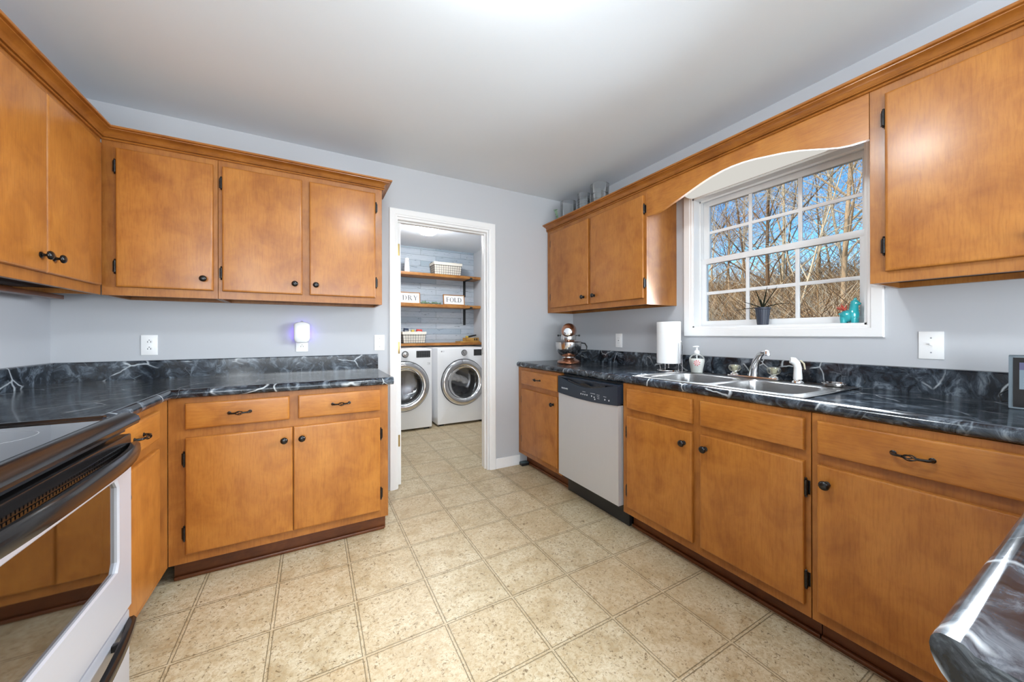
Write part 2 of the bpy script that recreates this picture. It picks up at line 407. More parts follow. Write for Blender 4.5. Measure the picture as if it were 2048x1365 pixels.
# ------------------------------------------------------------------ mesh builder
class MB:
    def __init__(s):
        s.bm = bmesh.new()
    def add(s, verts, faces, mi=0):
        vs = [s.bm.verts.new(v) for v in verts]
        for f in faces:
            try:
                fc = s.bm.faces.new([vs[i] for i in f])
                fc.material_index = mi
            except ValueError:
                pass
        return vs
    def box(s, x0, x1, y0, y1, z0, z1, bev=0.0, seg=2, mi=0, T=None):
        x0, x1 = min(x0, x1), max(x0, x1); y0, y1 = min(y0, y1), max(y0, y1); z0, z1 = min(z0, z1), max(z0, z1)
        t = bmesh.new()
        v = [t.verts.new(p) for p in [(x0, y0, z0), (x1, y0, z0), (x1, y1, z0), (x0, y1, z0), (x0, y0, z1), (x1, y0, z1), (x1, y1, z1), (x0, y1, z1)]]
        for f in [(0, 3, 2, 1), (4, 5, 6, 7), (0, 1, 5, 4), (1, 2, 6, 5), (2, 3, 7, 6), (3, 0, 4, 7)]:
            t.faces.new([v[i] for i in f])
        if bev > 0:
            bmesh.ops.bevel(t, geom=list(t.edges), offset=bev, offset_type='OFFSET', segments=seg, profile=0.6, affect='EDGES')
        s.merge(t, T, mi)
        return s
    def merge(s, t, T=None, mi=0):
        t.verts.index_update()
        vs = [s.bm.verts.new((T @ v.co) if T else v.co) for v in t.verts]
        for f in t.faces:
            try:
                fc = s.bm.faces.new([vs[v.index] for v in f.verts])
                fc.material_index = mi
            except ValueError:
                pass
        t.free()
    def lathe(s, prof, T=None, n=24, cap=(True, True), mi=0):
        T = T or Matrix()
        rings = []
        for r, z in prof:
            rings.append([s.bm.verts.new(T @ Vector((r * cos(2 * pi * i / n), r * sin(2 * pi * i / n), z))) for i in range(n)])
        for a, b in zip(rings, rings[1:]):
            for i in range(n):
                f = s.bm.faces.new([a[i], a[(i + 1) % n], b[(i + 1) % n], b[i]]); f.material_index = mi
        if cap[0]:
            f = s.bm.faces.new(rings[0][::-1]); f.material_index = mi
        if cap[1]:
            f = s.bm.faces.new(rings[-1]); f.material_index = mi
        return s
    def tube(s, pts, r, n=8, cap=True, mi=0, flat=None):
        pts = [Vector(p) for p in pts]
        rs = r if isinstance(r, (list, tuple)) else [r] * len(pts)
        rings = []
        up = None
        for i, p in enumerate(pts):
            d = (pts[min(i + 1, len(pts) - 1)] - pts[max(i - 1, 0)])
            if d.length < 1e-9:
                d = Vector((0, 0, 1))
            d.normalize()
            if up is None:
                up = Vector((0, 0, 1)) if abs(d.z) < 0.9 else Vector((1, 0, 0))
            a = d.cross(up)
            if a.length < 1e-6:
                a = d.cross(Vector((0, 1, 0)))
            a.normalize()
            b = a.cross(d)
            up = b
            k = flat if flat else 1.0
            rings.append([s.bm.verts.new(p + (a * cos(2 * pi * j / n) + b * k * sin(2 * pi * j / n)) * rs[i]) for j in range(n)])
        for a, b in zip(rings, rings[1:]):
            for i in range(n):
                f = s.bm.faces.new([a[i], a[(i + 1) % n], b[(i + 1) % n], b[i]]); f.material_index = mi
        if cap:
            s.bm.faces.new(rings[0][::-1]).material_index = mi
            s.bm.faces.new(rings[-1]).material_index = mi
        return s
    def prism(s, poly, fn, t0, t1, mi=0):
        """poly: 2-D outline, fn(a, b, t) -> 3-D point, extruded from t0 to t1"""
        A = [s.bm.verts.new(fn(a, b, t0)) for a, b in poly]
        B = [s.bm.verts.new(fn(a, b, t1)) for a, b in poly]
        n = len(poly)
        s.bm.faces.new(A[::-1]).material_index = mi
        s.bm.faces.new(B).material_index = mi
        for i in range(n):
            s.bm.faces.new([A[i], A[(i + 1) % n], B[(i + 1) % n], B[i]]).material_index = mi
        return s
    def sweep(s, prof, nodes, mi=0):
        """prof: closed outline (q, z); nodes: [(x, y, dx, dy)] -> vert = (x + q dx, y + q dy, z)"""
        rings = [[s.bm.verts.new((x + q * dx, y + q * dy, z)) for q, z in prof] for x, y, dx, dy in nodes]
        n = len(prof)
        for a, b in zip(rings, rings[1:]):
            for i in range(n):
                s.bm.faces.new([a[i], a[(i + 1) % n], b[(i + 1) % n], b[i]]).material_index = mi
        s.bm.faces.new(rings[0][::-1]).material_index = mi
        s.bm.faces.new(rings[-1]).material_index = mi
        return s
    def ball(s, c, rx, ry, rz, n=16, m=10, mi=0, T=None):
        T = T or Matrix()
        c = Vector(c)
        rings = []
        for j in range(1, m):
            th = pi * j / m
            rings.append([s.bm.verts.new(T @ (c + Vector((rx * sin(th) * cos(2 * pi * i / n), ry * sin(th) * sin(2 * pi * i / n), -rz * cos(th))))) for i in range(n)])
        bot = s.bm.verts.new(T @ (c + Vector((0, 0, -rz)))); top = s.bm.verts.new(T @ (c + Vector((0, 0, rz))))
        for a, b in zip(rings, rings[1:]):
            for i in range(n):
                s.bm.faces.new([a[i], a[(i + 1) % n], b[(i + 1) % n], b[i]]).material_index = mi
        for i in range(n):
            s.bm.faces.new([bot, rings[0][(i + 1) % n], rings[0][i]]).material_index = mi
            s.bm.faces.new([top, rings[-1][i], rings[-1][(i + 1) % n]]).material_index = mi
        return s

def wloc(o):
    v = Vector((0, 0, 0))
    while o is not None:
        v += Vector(o.location)
        o = o.parent
    return v

def build(name, mb, mat, parent=None, loc=None, smooth=30):
    """link the builder's content (world coordinates) as ONE mesh object; loc: its origin when it is top-level"""
    bm = mb.bm
    bmesh.ops.recalc_face_normals(bm, faces=bm.faces)
    org = wloc(parent) if parent else Vector(loc if loc else (0, 0, 0))
    bmesh.ops.translate(bm, vec=-org, verts=bm.verts)
    me = bpy.data.meshes.new(name)
    bm.to_mesh(me)
    bm.free()
    for m in (mat if isinstance(mat, (list, tuple)) else [mat]):
        me.materials.append(MAT[m] if isinstance(m, str) else m)
    if smooth:
        for p in me.polygons:
            p.use_smooth = True
        me.set_sharp_from_angle(angle=radians(smooth))
    o = bpy.data.objects.new(name, me)
    COL.objects.link(o)
    if parent:
        o.parent = parent
    else:
        o.location = org
    return o

def tag(o, label, cat, group=None):
    o['label'] = label; o['category'] = cat
    if group:
        o['group'] = group
    return o

def thing(name, loc, label, cat, group=None):
    o = bpy.data.objects.new(name, None)
    o.empty_display_size = 0.05
    COL.objects.link(o)
    o.location = loc
    return tag(o, label, cat, group)

def struct(o, label=None):
    o['kind'] = 'structure'
    if label:
        o['label'] = label
    return o

def dup(root, loc=None, rotz=None, label=None, scale=None):
    r = root.copy(); COL.objects.link(r)
    if loc is not None: r.location = loc
    if rotz is not None: r.rotation_euler = (0, 0, rotz)
    if scale is not None: r.scale = (scale,) * 3
    if label: r['label'] = label
    for ch in list(root.children):
        c = ch.copy(); COL.objects.link(c); c.parent = r
        for g in list(ch.children):
            d = g.copy(); COL.objects.link(d); d.parent = c
    return r

def text(name, body, T, size, mat, parent, extrude=0.0005, align='LEFT'):
    cu = bpy.data.curves.new(name, 'FONT')
    cu.body = body; cu.size = size; cu.extrude = extrude; cu.align_x = align
    ob = bpy.data.objects.new(name + '_curve', cu)
    COL.objects.link(ob)
    dg = bpy.context.evaluated_depsgraph_get()
    me = bpy.data.meshes.new_from_object(ob.evaluated_get(dg))
    bpy.data.objects.remove(ob); bpy.data.curves.remove(cu)
    me.transform(Matrix.Translation(-wloc(parent)) @ T)
    me.materials.clear(); me.materials.append(MAT[mat]); me.name = name
    o = bpy.data.objects.new(name, me)
    COL.objects.link(o); o.parent = parent
    return o

def frameT(origin, xdir, ydir):
    x = Vector(xdir).normalized(); y = Vector(ydir).normalized(); z = x.cross(y)
    m = Matrix((x, y, z)).transposed().to_4x4()
    return Matrix.Translation(origin) @ m

def axisT(origin, d):
    return Matrix.Translation(origin) @ Vector(d).to_track_quat('Z', 'Y').to_matrix().to_4x4()

# ------------------------------------------------------------------ room shell
WT = 0.115
YB = 2.45            # laundry back wall
XLR = -0.014         # laundry right wall
m = MB(); m.box(XL - 0.1, 0.14, YREAR - 0.1, YB + 0.1, -0.06, 0)
struct(build('floor', m, 'floor', smooth=0), 'beige mottled vinyl floor printed as square tiles')
m = MB(); m.box(XL - 0.1, 0.14, YREAR - 0.1, YB + 0.1, ZC, ZC + 0.08)
struct(build('ceiling', m, 'ceiling', smooth=0), 'white textured ceiling')
DX0, DX1, DZ = -1.680, -0.915, 2.052     # doorway
m = MB()
m.box(XL - 0.1, DX0, 0, WT, 0, ZC); m.box(DX1, 0.0, 0, WT, 0, ZC); m.box(DX0, DX1, 0, WT, DZ, ZC)
struct(build('wall_back', m, 'wall', smooth=0), 'grey wall with the laundry doorway')
WY0, WY1, WZ0, WZ1 = -2.140, -1.268, 1.203, 2.066
m = MB()
m.box(0, 0.14, YREAR, WY0, 0, ZC); m.box(0, 0.14, WY1, WT, 0, ZC); m.box(0, 0.14, WY0, WY1, 0, WZ0); m.box(0, 0.14, WY0, WY1, WZ1, ZC)
struct(build('wall_right', m, 'wall', smooth=0), 'grey wall with the kitchen window')
m = MB(); m.box(XL - 0.1, XL, YREAR, 0, 0, ZC)
struct(build('wall_left', m, 'wall', smooth=0), 'grey wall behind the range')
m = MB(); m.box(XL - 0.1, 0.14, YREAR - 0.1, YREAR, 0, ZC)
struct(build('wall_rear', m, 'wall', smooth=0))
m = MB(); m.box(-2.6, 0.1, YB, YB + 0.1, 0, ZC)
struct(build('wall_laundry_back', m, 'shiplap', smooth=0), 'whitewashed plank wall of the laundry room')
m = MB(); m.box(XLR, 0.1, WT, YB, 0, ZC)
struct(build('wall_laundry_right', m, 'wall', smooth=0))
m = MB(); m.box(-2.6, -2.5, WT, YB, 0, ZC)
struct(build('wall_laundry_left', m, 'wall', smooth=0))

# door casing, jamb and stops
def casing_profile(w=0.058, t=0.017):
    # q: from the inner edge outwards, d: thickness off the wall
    return [(0, 0), (0, 0.009), (0.006, 0.012), (0.012, 0.012), (0.016, 0.015), (0.040, t), (w - 0.004, t), (w, t - 0.004), (w, 0)]

def casing(mb, path, fn, prof):
    """path: inner-edge corners with outward offset directions (mitred)"""
    rings = [[mb.bm.verts.new(fn(a + q * da, b + q * db, d)) for q, d in prof] for a, b, da, db in path]
    n = len(prof)
    closed = path[0] == path[-1]
    if closed:
        rings = rings[:-1] + [rings[0]]
    for A, B in zip(rings, rings[1:]):
        for i in range(n):
            mb.bm.faces.new([A[i], A[(i + 1) % n], B[(i + 1) % n], B[i]])
    if not closed:
        mb.bm.faces.new(rings[0][::-1]); mb.bm.faces.new(rings[-1])

ci0, ci1, ciz = -1.6735, -0.9105 - 0.0, 2.053
m = MB()
casing(m, [(ci0, 0, -1, 0), (ci0, ciz, -1, 1), (ci1, ciz, 1, 1), (ci1, 0, 1, 0)], lambda a, b, d: (a, -d, b), casing_profile())
struct(build('trim_1', m, 'white_trim'), 'white casing around the laundry doorway')
m = MB()
m.box(DX0, DX0 + 0.012, 0, WT, 0, DZ - 0.018); m.box(DX1 - 0.012, DX1, 0, WT, 0, DZ - 0.018)
m.box(DX0, DX1, 0, WT, DZ - 0.018, DZ)
m.box(DX1 - 0.022, DX1 - 0.012, 0.035, 0.072, 0, DZ - 0.018, 0.002)
m.box(DX0 + 0.012, DX1 - 0.022, 0.035, 0.072, DZ - 0.029, DZ - 0.018, 0.002)
jamb = struct(build('trim_2', m, 'white_trim'), 'white jamb of the laundry doorway')
m = MB(); m.box(DX1 - 0.0135, DX1 - 0.012, 0.080, 0.108, 0.985, 1.045, 0.0005)
build('strike_plate', m, 'steel', jamb)
m = MB(); m.box(-0.852, -0.612, -0.013, 0, 0, 0.085, 0.003)
m.box(-0.852, -0.612, -0.021, -0.013, 0, 0.016, 0.004)
struct(build('baseboard_back', m, 'white_trim'), 'short white baseboard beside the doorway')
# the open door, seen on its hinge edge
dr = bpy.data.objects.new('door_1', None); COL.objects.link(dr); dr.location = (-1.66, 0.118, 0)
struct(dr, 'white laundry door standing open, hinge edge towards the kitchen')
m = MB(); m.box(-1.6675, -1.6365, 0.049, 0.80, 0.006, 2.022, 0.003)
leafo = build('door_leaf', m, 'white_trim', dr)
for z in (0.345, 1.06, 1.815):
    m = MB(); m.box(-1.664, -1.645, 0.0475, 0.0505, z - 0.045, z + 0.045, 0.001)
    m.tube([(-1.6660, 0.047, z - 0.045), (-1.6660, 0.047, z + 0.045)], 0.004, 8)
    build('hinge', m, 'brass', dr)

# ------------------------------------------------------------------ kitchen window
win = bpy.data.objects.new('window_1', None); COL.objects.link(win); win.location = (0.07, (WY0 + WY1) / 2, WZ0)
struct(win, 'white double-hung window over the sink')
m = MB()   # jamb liner and sill
jx0, jx1 = -0.002, 0.138
m.box(jx0, jx1, WY0, WY0 + 0.012, WZ0, WZ1); m.box(jx0, jx1, WY1 - 0.012, WY1, WZ0, WZ1)
m.box(jx0, jx1, WY0, WY1, WZ1 - 0.012, WZ1); m.box(jx0, jx1, WY0, WY1, WZ0, WZ0 + 0.010)
m.box(0.060, 0.066, WY0 + 0.012, WY0 + 0.020, WZ0, WZ1); m.box(0.060, 0.066, WY1 - 0.020, WY1 - 0.012, WZ0, WZ1)
m.box(0.060, 0.066, WY0 + 0.012, WY1 - 0.012, WZ1 - 0.022, WZ1 - 0.012)
build('window_frame', m, 'white_vinyl', win)
def sash(name, x0, x1, y0, y1, z0, z1, bottom, top, side, mz):
    m = MB()
    m.box(x0, x1, y0, y1, z0, z0 + bottom, 0.003); m.box(x0, x1, y0, y1, z1 - top, z1, 0.003)
    m.box(x0, x1, y0, y0 + side, z0 + bottom - 0.004, z1 - top + 0.004, 0.003); m.box(x0, x1, y1 - side, y1, z0 + bottom - 0.004, z1 - top + 0.004, 0.003)
    s = build(name, m, 'white_vinyl', win)
    m = MB()
    xm = x0 + 0.55 * (x1 - x0)
    gz0, gz1 = z0 + bottom - 0.003, z1 - top + 0.003
    for k in (1, 2):
        y = y0 + side + (y1 - y0 - 2 * side) * k / 3
        m.box(xm - 0.008, xm + 0.002, y - 0.010, y + 0.010, gz0, gz1, 0.003)
    m.box(xm - 0.0078, xm + 0.0018, y0 + side - 0.003, y1 - side + 0.003, mz - 0.010, mz + 0.010, 0.003)
    build('muntin', m, 'white_vinyl', s)
    m = MB(); m.box(xm - 0.001, xm + 0.001, y0 + side - 0.004, y1 - side + 0.004, gz0, gz1)
    build('pane', m, 'pane', s, smooth=0)
    return s
sash('lower_sash', 0.068, 0.098, WY0 + 0.014, WY1 - 0.014, WZ0 + 0.011, 1.662, 0.034, 0.036, 0.036, 1.432)
sash('upper_sash', 0.101, 0.130, WY0 + 0.014, WY1 - 0.014, 1.632, WZ1 - 0.013, 0.036, 0.034, 0.036, 1.842)
m = MB()
casing(m, [(-1.270, WZ0 + 0.001, 1, -1), (-1.270, WZ1 - 0.001, 1, 1), (-2.138, WZ1 - 0.001, -1, 1), (-2.138, WZ0 + 0.001, -1, -1), (-1.270, WZ0 + 0.001, 1, -1)],
       lambda a, b, d: (-d, a, b), casing_profile())
struct(build('trim_3', m, 'white_trim'), 'white casing around the kitchen window')

# ------------------------------------------------------------------ cabinets
FB = lambda u, d, z: (u, -d, z)                # back-wall run: u = x
FR = lambda u, d, z: (-d, u, z)                # right-wall run: u = y
FL = lambda u, d, z: (XL + d, u, z)            # left-wall run: u = y

def fbox(m, F, u0, u1, d0, d1, z0, z1, bev=0.0, seg=2):
    a = F(u0, d0, z0); b = F(u1, d1, z1)
    m.box(a[0], b[0], a[1], b[1], a[2], b[2], bev, seg)

def fdir(F):
    return Vector(F(0, 1, 0)) - Vector(F(0, 0, 0))
def udir(F):
    return Vector(F(1, 0, 0)) - Vector(F(0, 0, 0))

def knob(F, u, d, z, parent):
    m = MB()
    T = axisT(F(u, d, z), fdir(F))
    m.lathe([(0.011, 0), (0.011, 0.003), (0.006, 0.006), (0.005, 0.014), (0.008, 0.018), (0.0155, 0.021), (0.0165, 0.025), (0.0140, 0.030), (0.008, 0.033), (0.002, 0.0335)], T, 20)
    return build('knob', m, 'black_iron', parent, smooth=50)

def hinge(F, u, d, z, side, parent):
    """side: +1 the frame leaf lies towards +u"""
    m = MB()
    fbox(m, F, u, u + side * 0.0105, d - 0.019, d - 0.0165, z - 0.026, z + 0.026, 0.0008, 1)
    T = Matrix.Translation(F(u, d - 0.010, z))
    m.lathe([(0.0015, -0.037), (0.0045, -0.034), (0.0028, -0.030), (0.0062, -0.028), (0.0062, -0.010), (0.0055, -0.0095), (0.0062, -0.009), (0.0062, 0.009), (0.0055, 0.0095), (0.0062, 0.010), (0.0062, 0.028), (0.0028, 0.030), (0.0045, 0.034), (0.0015, 0.037)], T, 12)
    return build('hinge', m, 'black_iron', parent, smooth=40)

def pull(F, u, d, z, parent):
    m = MB()
    h = 0.041
    ctr = [(-h, 0.0), (-h, 0.014), (-h + 0.006, 0.021), (-0.022, 0.024), (-0.016, 0.025)]
    for sgn in (-1, 1):
        m.tube([F(u + sgn * a, d + b, z) for a, b in ctr], [0.0055, 0.0045, 0.0045, 0.0038, 0.0045], 8)
        m.lathe([(0.008, 0), (0.008, 0.002), (0.005, 0.004)], axisT(F(u + sgn * h, d, z), fdir(F)), 12)
    for k in range(5):      # twisted bird-cage grip
        pts = []
        for j in range(9):
            t = j / 8
            r = 0.009 * sin(pi * t) ** 0.8
            a = 2 * pi * k / 5 + 1.9 * t
            pts.append(F(u - 0.017 + 0.034 * t, d + 0.025 + r * cos(a), z + r * sin(a)))
        m.tube(pts, 0.0017, 6)
    return build('pull_handle', m, 'black_iron', parent, smooth=50)

def front(name, F, u0, u1, d, z0, z1, mat, parent):
    """slab door or drawer front with an eased, routed edge"""
    m = MB()
    u0, u1 = min(u0, u1), max(u0, u1)
    c = 0.006
    fbox(m, F, u0, u1, d - 0.019, d - 0.006, z0, z1)
    a = [(u0, z0), (u1, z0), (u1, z1), (u0, z1)]
    lay = [(0.0, d - 0.006), (0.002, d - 0.0025), (0.006, d - 0.0005), (0.010, d)]
    rings = [[m.bm.verts.new(F(uu + (i if uu == u0 else -i), dd, zz + (i if zz == z0 else -i))) for uu, zz in a] for i, dd in lay]
    for A, B in zip(rings, rings[1:]):
        for i in range(4):
            m.bm.faces.new([A[i], A[(i + 1) % 4], B[(i + 1) % 4], B[i]])
    m.bm.faces.new(rings[-1])
    return build(name, m, mat, parent, smooth=25)

def base_cabinet(F, u0, u1, D, label, doors, drawers, toe_ends=(0, 0), loc_d=0.3, name='base_cabinet'):
    """D: depth to the face frame. doors: (u0, u1, hinge side, knob u); drawers: (u0, u1, has pull)"""
    lo, hi = min(u0, u1), max(u0, u1)
    c = F((lo + hi) / 2, loc_d, 0)
    t = thing(name, c, label, 'cabinet')
    m = MB()
    g = 0.001
    lo2, hi2 = lo + g, hi - g
    zt = 0.872
    fbox(m, F, lo2, hi2, D - 0.019, D, 0.109, zt, 0.001, 1)
    fbox(m, F, lo2, lo2 + 0.016, 0.004, D - 0.019, 0.109, zt); fbox(m, F, hi2 - 0.016, hi2, 0.004, D - 0.019, 0.109, zt)
    fbox(m, F, lo2 + 0.016, hi2 - 0.016, 0.004, 0.010, 0.109, zt); fbox(m, F, lo2 + 0.016, hi2 - 0.016, 0.010, D - 0.019, 0.109, 0.125)
    build('body', m, 'wood_body', t, smooth=0)
    m = MB()
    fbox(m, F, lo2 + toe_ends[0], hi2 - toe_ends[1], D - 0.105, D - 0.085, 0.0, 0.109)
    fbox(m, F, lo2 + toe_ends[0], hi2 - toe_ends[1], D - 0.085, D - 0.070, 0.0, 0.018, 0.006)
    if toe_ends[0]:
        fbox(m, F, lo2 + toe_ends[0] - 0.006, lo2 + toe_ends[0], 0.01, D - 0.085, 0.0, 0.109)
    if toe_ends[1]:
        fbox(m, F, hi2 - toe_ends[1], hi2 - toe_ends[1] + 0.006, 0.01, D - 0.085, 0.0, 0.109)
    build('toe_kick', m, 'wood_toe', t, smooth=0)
    dd = D + 0.0195
    for a, b, hs, ku in doors:
        dn = front('door', F, a, b, dd, 0.154, 0.689, 'wood_v', t)
        hu = max(a, b) if hs > 0 else min(a, b)
        for hz in (0.250, 0.592):
            hinge(F, hu + hs * 0.005, dd, hz, hs, dn)
        knob(F, ku, dd, 0.628, dn)
    for a, b, hp in drawers:
        dn = front('drawer', F, a, b, dd, 0.729, 0.848, 'wood_h', t)
        if hp:
            pull(F, (a + b) / 2 if hp is True else hp, dd, 0.789, dn)
    return t

DB, DR, DL = 0.608, 0.6205, 0.612
base_cabinet(FB, -2.8078, -1.8483, DB, 'maple base cabinet with two drawers over two doors, left of the laundry doorway',
             [(-2.7443, -2.3225, -1, -2.359), (-2.3195, -1.895, 1, -2.281)], [(-2.7443, -2.3375, -2.541), (-2.2981, -1.895, -2.097)], (0, 0.008))
base_cabinet(FL, -1.243, -0.6082, DL, 'narrow maple base cabinet with drawer and door between range and corner',
             [(-0.765, -1.190, 1, -1.15)], [(-0.765, -1.190, True)])
base_cabinet(FR, -0.6385, -0.006, DR, 'narrow maple base cabinet with drawer and door left of the dishwasher',
             [(-0.0804, -0.5981, 1, -0.559)], [(-0.0804, -0.5981, True)])
base_cabinet(FR, -2.1645, -1.2435, DR, 'maple sink base cabinet with two doors and plain false drawer fronts',
             [(-1.2842, -1.6969, 1, -1.656), (-1.7368, -2.1467, -1, -1.766)], [(-1.2842, -1.6969, False), (-1.7368, -2.1467, False)])
base_cabinet(FR, -2.686, -2.1655, DR, 'maple base cabinet with pull drawer right of the sink base',
             [(-2.187, -2.650, -1, -2.217)], [(-2.187, -2.650, -2.425)])
# peninsula base (under the near counter)
t = thing('base_cabinet', (-0.9, -3.0, 0), 'maple base cabinet carrying the near peninsula counter', 'cabinet')
m = MB(); m.box(-1.66, -0.004, -3.30, -2.735, 0.109, 0.872); build('body', m, 'wood_body', t, smooth=0)
m = MB(); m.box(-1.60, -0.004, -3.24, -2.80, 0, 0.109); build('toe_kick', m, 'wood_toe', t, smooth=0)

def wall_cabinet(F, u0, u1, D, label, doors, zb=1.359, zt=2.150, knob_z=1.461, hz=(1.500, 1.990)):
    lo, hi = min(u0, u1) + 0.0008, max(u0, u1) - 0.0008
    c = F((lo + hi) / 2, 0.15, zb)
    t = thing('wall_cabinet', c, label, 'cabinet')
    m = MB()
    fbox(m, F, lo, hi, D - 0.019, D, zb, zt, 0.001, 1)
    fbox(m, F, lo, lo + 0.014, 0.002, D - 0.019, zb, zt); fbox(m, F, hi - 0.014, hi, 0.002, D - 0.019, zb, zt)
    fbox(m, F, lo + 0.014, hi - 0.014, 0.002, 0.010, zb + 0.02, zt)
    fbox(m, F, lo + 0.014, hi - 0.014, 0.010, D - 0.019, zt - 0.03, zt - 0.016)
    fbox(m, F, lo + 0.014, hi - 0.014, 0.002, 0.024, zb, zb + 0.022)
    build('body', m, 'wood_body', t, smooth=0)
    m = MB(); fbox(m, F, lo + 0.014, hi - 0.014, 0.024, D - 0.019, zb + 0.022, zb + 0.036); build('bottom_panel', m, 'shade_panel', t, smooth=0)
    dd = D + 0.0205
    for a, b, hs, ku in doors:
        dn = front('door', F, a, b, dd, 1.401, 2.0815, 'wood_v', t)
        hu = max(a, b) if hs > 0 else min(a, b)
        for z in hz:
            hinge(F, hu + hs * 0.005, dd, z, hs, dn)
        if ku is not None:
            knob(F, ku, dd, knob_z, dn)
    return t

DU = 0.3015
DLU = 0.292       # left run: face at x = -3.128
wall_cabinet(FB, -3.127, -2.681, DU, 'single-door maple wall cabinet at the left corner of the back wall', [(-3.072, -2.7001, -1, -2.737)])
wall_cabinet(FB, -2.681, -1.8303, DU, 'two-door maple wall cabinet above the glowing plug-in, left of the doorway',
             [(-2.6612, -2.2851, -1, -2.322), (-2.2471, -1.8739, 1, -2.214)])
wall_cabinet(FL, -1.243, -0.303, DLU, 'two-door maple wall cabinet on the left wall beside the range', [(-0.345, -0.744, 1, -0.712), (-0.748, -1.160, -1, -0.790)])
wall_cabinet(FR, -1.1488, -0.005, DU + 0.002, 'two-door maple wall cabinet in the far right corner above the stand mixer',
             [(-0.0739, -0.5853, 1, -0.539), (-0.6177, -1.1311, -1, -0.663)])
wall_cabinet(FR, -3.02, -2.2333, DU + 0.002, 'maple wall cabinet right of the window', [(-2.2813, -2.655, 1, -2.62), (-2.659, -2.985, -1, -2.70)])
# dark batten under the left cabinet
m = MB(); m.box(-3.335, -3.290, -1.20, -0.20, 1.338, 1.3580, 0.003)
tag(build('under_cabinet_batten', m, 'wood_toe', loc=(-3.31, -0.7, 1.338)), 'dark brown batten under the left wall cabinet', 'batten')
# arched valance over the sink
pts = [(-1.1498, 1.938), (-1.222, 1.936), (-1.28, 1.947), (-1.326, 1.961), (-1.391, 1.979), (-1.465, 2.002), (-1.525, 2.020), (-1.582, 2.034), (-1.645, 2.044), (-1.70, 2.047), (-1.755, 2.045), (-1.81, 2.038),
       (-1.865, 2.027), (-1.93, 2.014), (-1.997, 1.996), (-2.057, 1.974), (-2.102, 1.957), (-2.140, 1.944), (-2.176, 1.937), (-2.2323, 1.934)]
m = MB(); m.prism([(-2.2323, 2.150), (-1.1498, 2.150)] + pts, lambda a, b, t: (t, a, b), -0.3035, -0.2845)
tag(build('valance', m, 'wood_h', loc=(-0.294, -1.69, 1.936), smooth=30), 'arched maple valance spanning between cabinets over the window', 'valance')
# soffit board behind the valance carrying the wraparound lamp
t = thing('wraparound_light', (-0.14, -1.70, 2.03), 'lit cream wraparound light behind the arched valance', 'light fixture')
m = MB()
prof = [(-0.265 + 0.0, 2.112)] + [(-0.15 + 0.115 * cos(pi + pi * k / 14), 2.108 - 0.088 * sin(pi * k / 14)) for k in range(15)] + [(-0.035, 2.112)]
m.prism(prof, lambda a, b, t_: (a, t_, b), -2.02, -1.345)
build('lens', m, 'cream_lens', t, smooth=50)
m = MB(); m.box(-0.27, -0.03, -2.03, -1.335, 2.1125, 2.13, 0.002)
build('base_plate', m, 'white_enamel', t)
m = MB(); m.box(-0.2835, -0.0195, -2.2320, -1.1502, 2.131, 2.148)
tag(build('soffit_board', m, 'wood_body', loc=(-0.15, -1.69, 2.131), smooth=0), 'maple board closing the top behind the valance', 'board')

# crown mouldings
def crown_prof(z0=2.1145):
    # q < 0 is into the room (sweep direction points to the cabinet)
    p = [(0.0015, z0), (-0.007, z0), (-0.010, z0 + 0.003), (-0.009, z0 + 0.0065), (-0.002, z0 + 0.008), (-0.002, z0 + 0.0105), (-0.013, z0 + 0.012), (-0.0155, z0 + 0.015),
         (-0.013, z0 + 0.018), (-0.006, z0 + 0.0195), (-0.0075, z0 + 0.0225), (-0.014, z0 + 0.031), (-0.025, z0 + 0.0385), (-0.040, z0 + 0.043), (-0.0405, z0 + 0.0465), (-0.051, z0 + 0.0475), (-0.053, z0 + 0.050), (-0.053, z0 + 0.057), (0.0015, z0 + 0.057)]
    return [(q - 0.002, z) for q, z in p]
m = MB()
xe = -1.8303 + 0.0015
m.sweep(crown_prof(), [(-3.128, -1.243, -1, 0), (-3.128, -0.3015, -1, 1), (xe, -0.3015, -1, 1), (xe, -0.001, -1, 0)])
tag(build('crown_moulding', m, 'wood_crown', loc=(-3.128, -0.3015, 2.115), smooth=25), 'maple crown moulding along the left and back wall cabinets', 'moulding')
m = MB()
m.sweep(crown_prof(2.117), [(-0.3035, -0.004, 1, 0), (-0.3035, -3.02, 1, 0)])
tag(build('crown_moulding', m, 'wood_crown', loc=(-0.3035, -1.5, 2.117), smooth=25), 'maple crown moulding along the window-wall cabinets and valance', 'moulding')

# ------------------------------------------------------------------ countertops
ZT, ZBOT = 0.9148, 0.8735
def top_prof(depth, ql=0.0):
    """rolled front edge with a small no-drip ridge; q runs from the front edge to the wall"""
    p = []
    R = 0.0206
    for k in range(9):
        a = pi + pi / 2 - pi * k / 8 * 1.0
        p.append((R + R * cos(a), (ZT + ZBOT) / 2 + R * sin(a)))
    p = [(R + R * cos(-pi / 2 - pi * k / 10), ZBOT + R + R * sin(-pi / 2 - pi * k / 10)) for k in range(11)]
    p[-1] = (0.019, ZT + 0.0008)
    p += [(0.0225, ZT + 0.0018), (0.0255, ZT + 0.0012), (0.029, ZT), (depth, ZT), (depth, ZBOT)]
    return p
ls = 0.019   # backsplash thickness
tl = thing('countertop', (-3.0, -0.35, ZBOT), 'dark marble-look L-shaped countertop beside the range', 'countertop')
m = MB()
xC, yC = -2.780, -0.644
m.sweep(top_prof(0.640), [(-1.822, yC, 0, 1), (xC, yC, -1, 1), (xC, -1.2445, -1, 0)])
build('worktop', m, 'marble', tl, smooth=35)
m = MB()
bs = lambda: [(0.0, ZT - 0.001), (0.0, 1.014), (0.003, 1.018), (ls - 0.002, 1.020), (ls - 0.002, ZT - 0.001)]
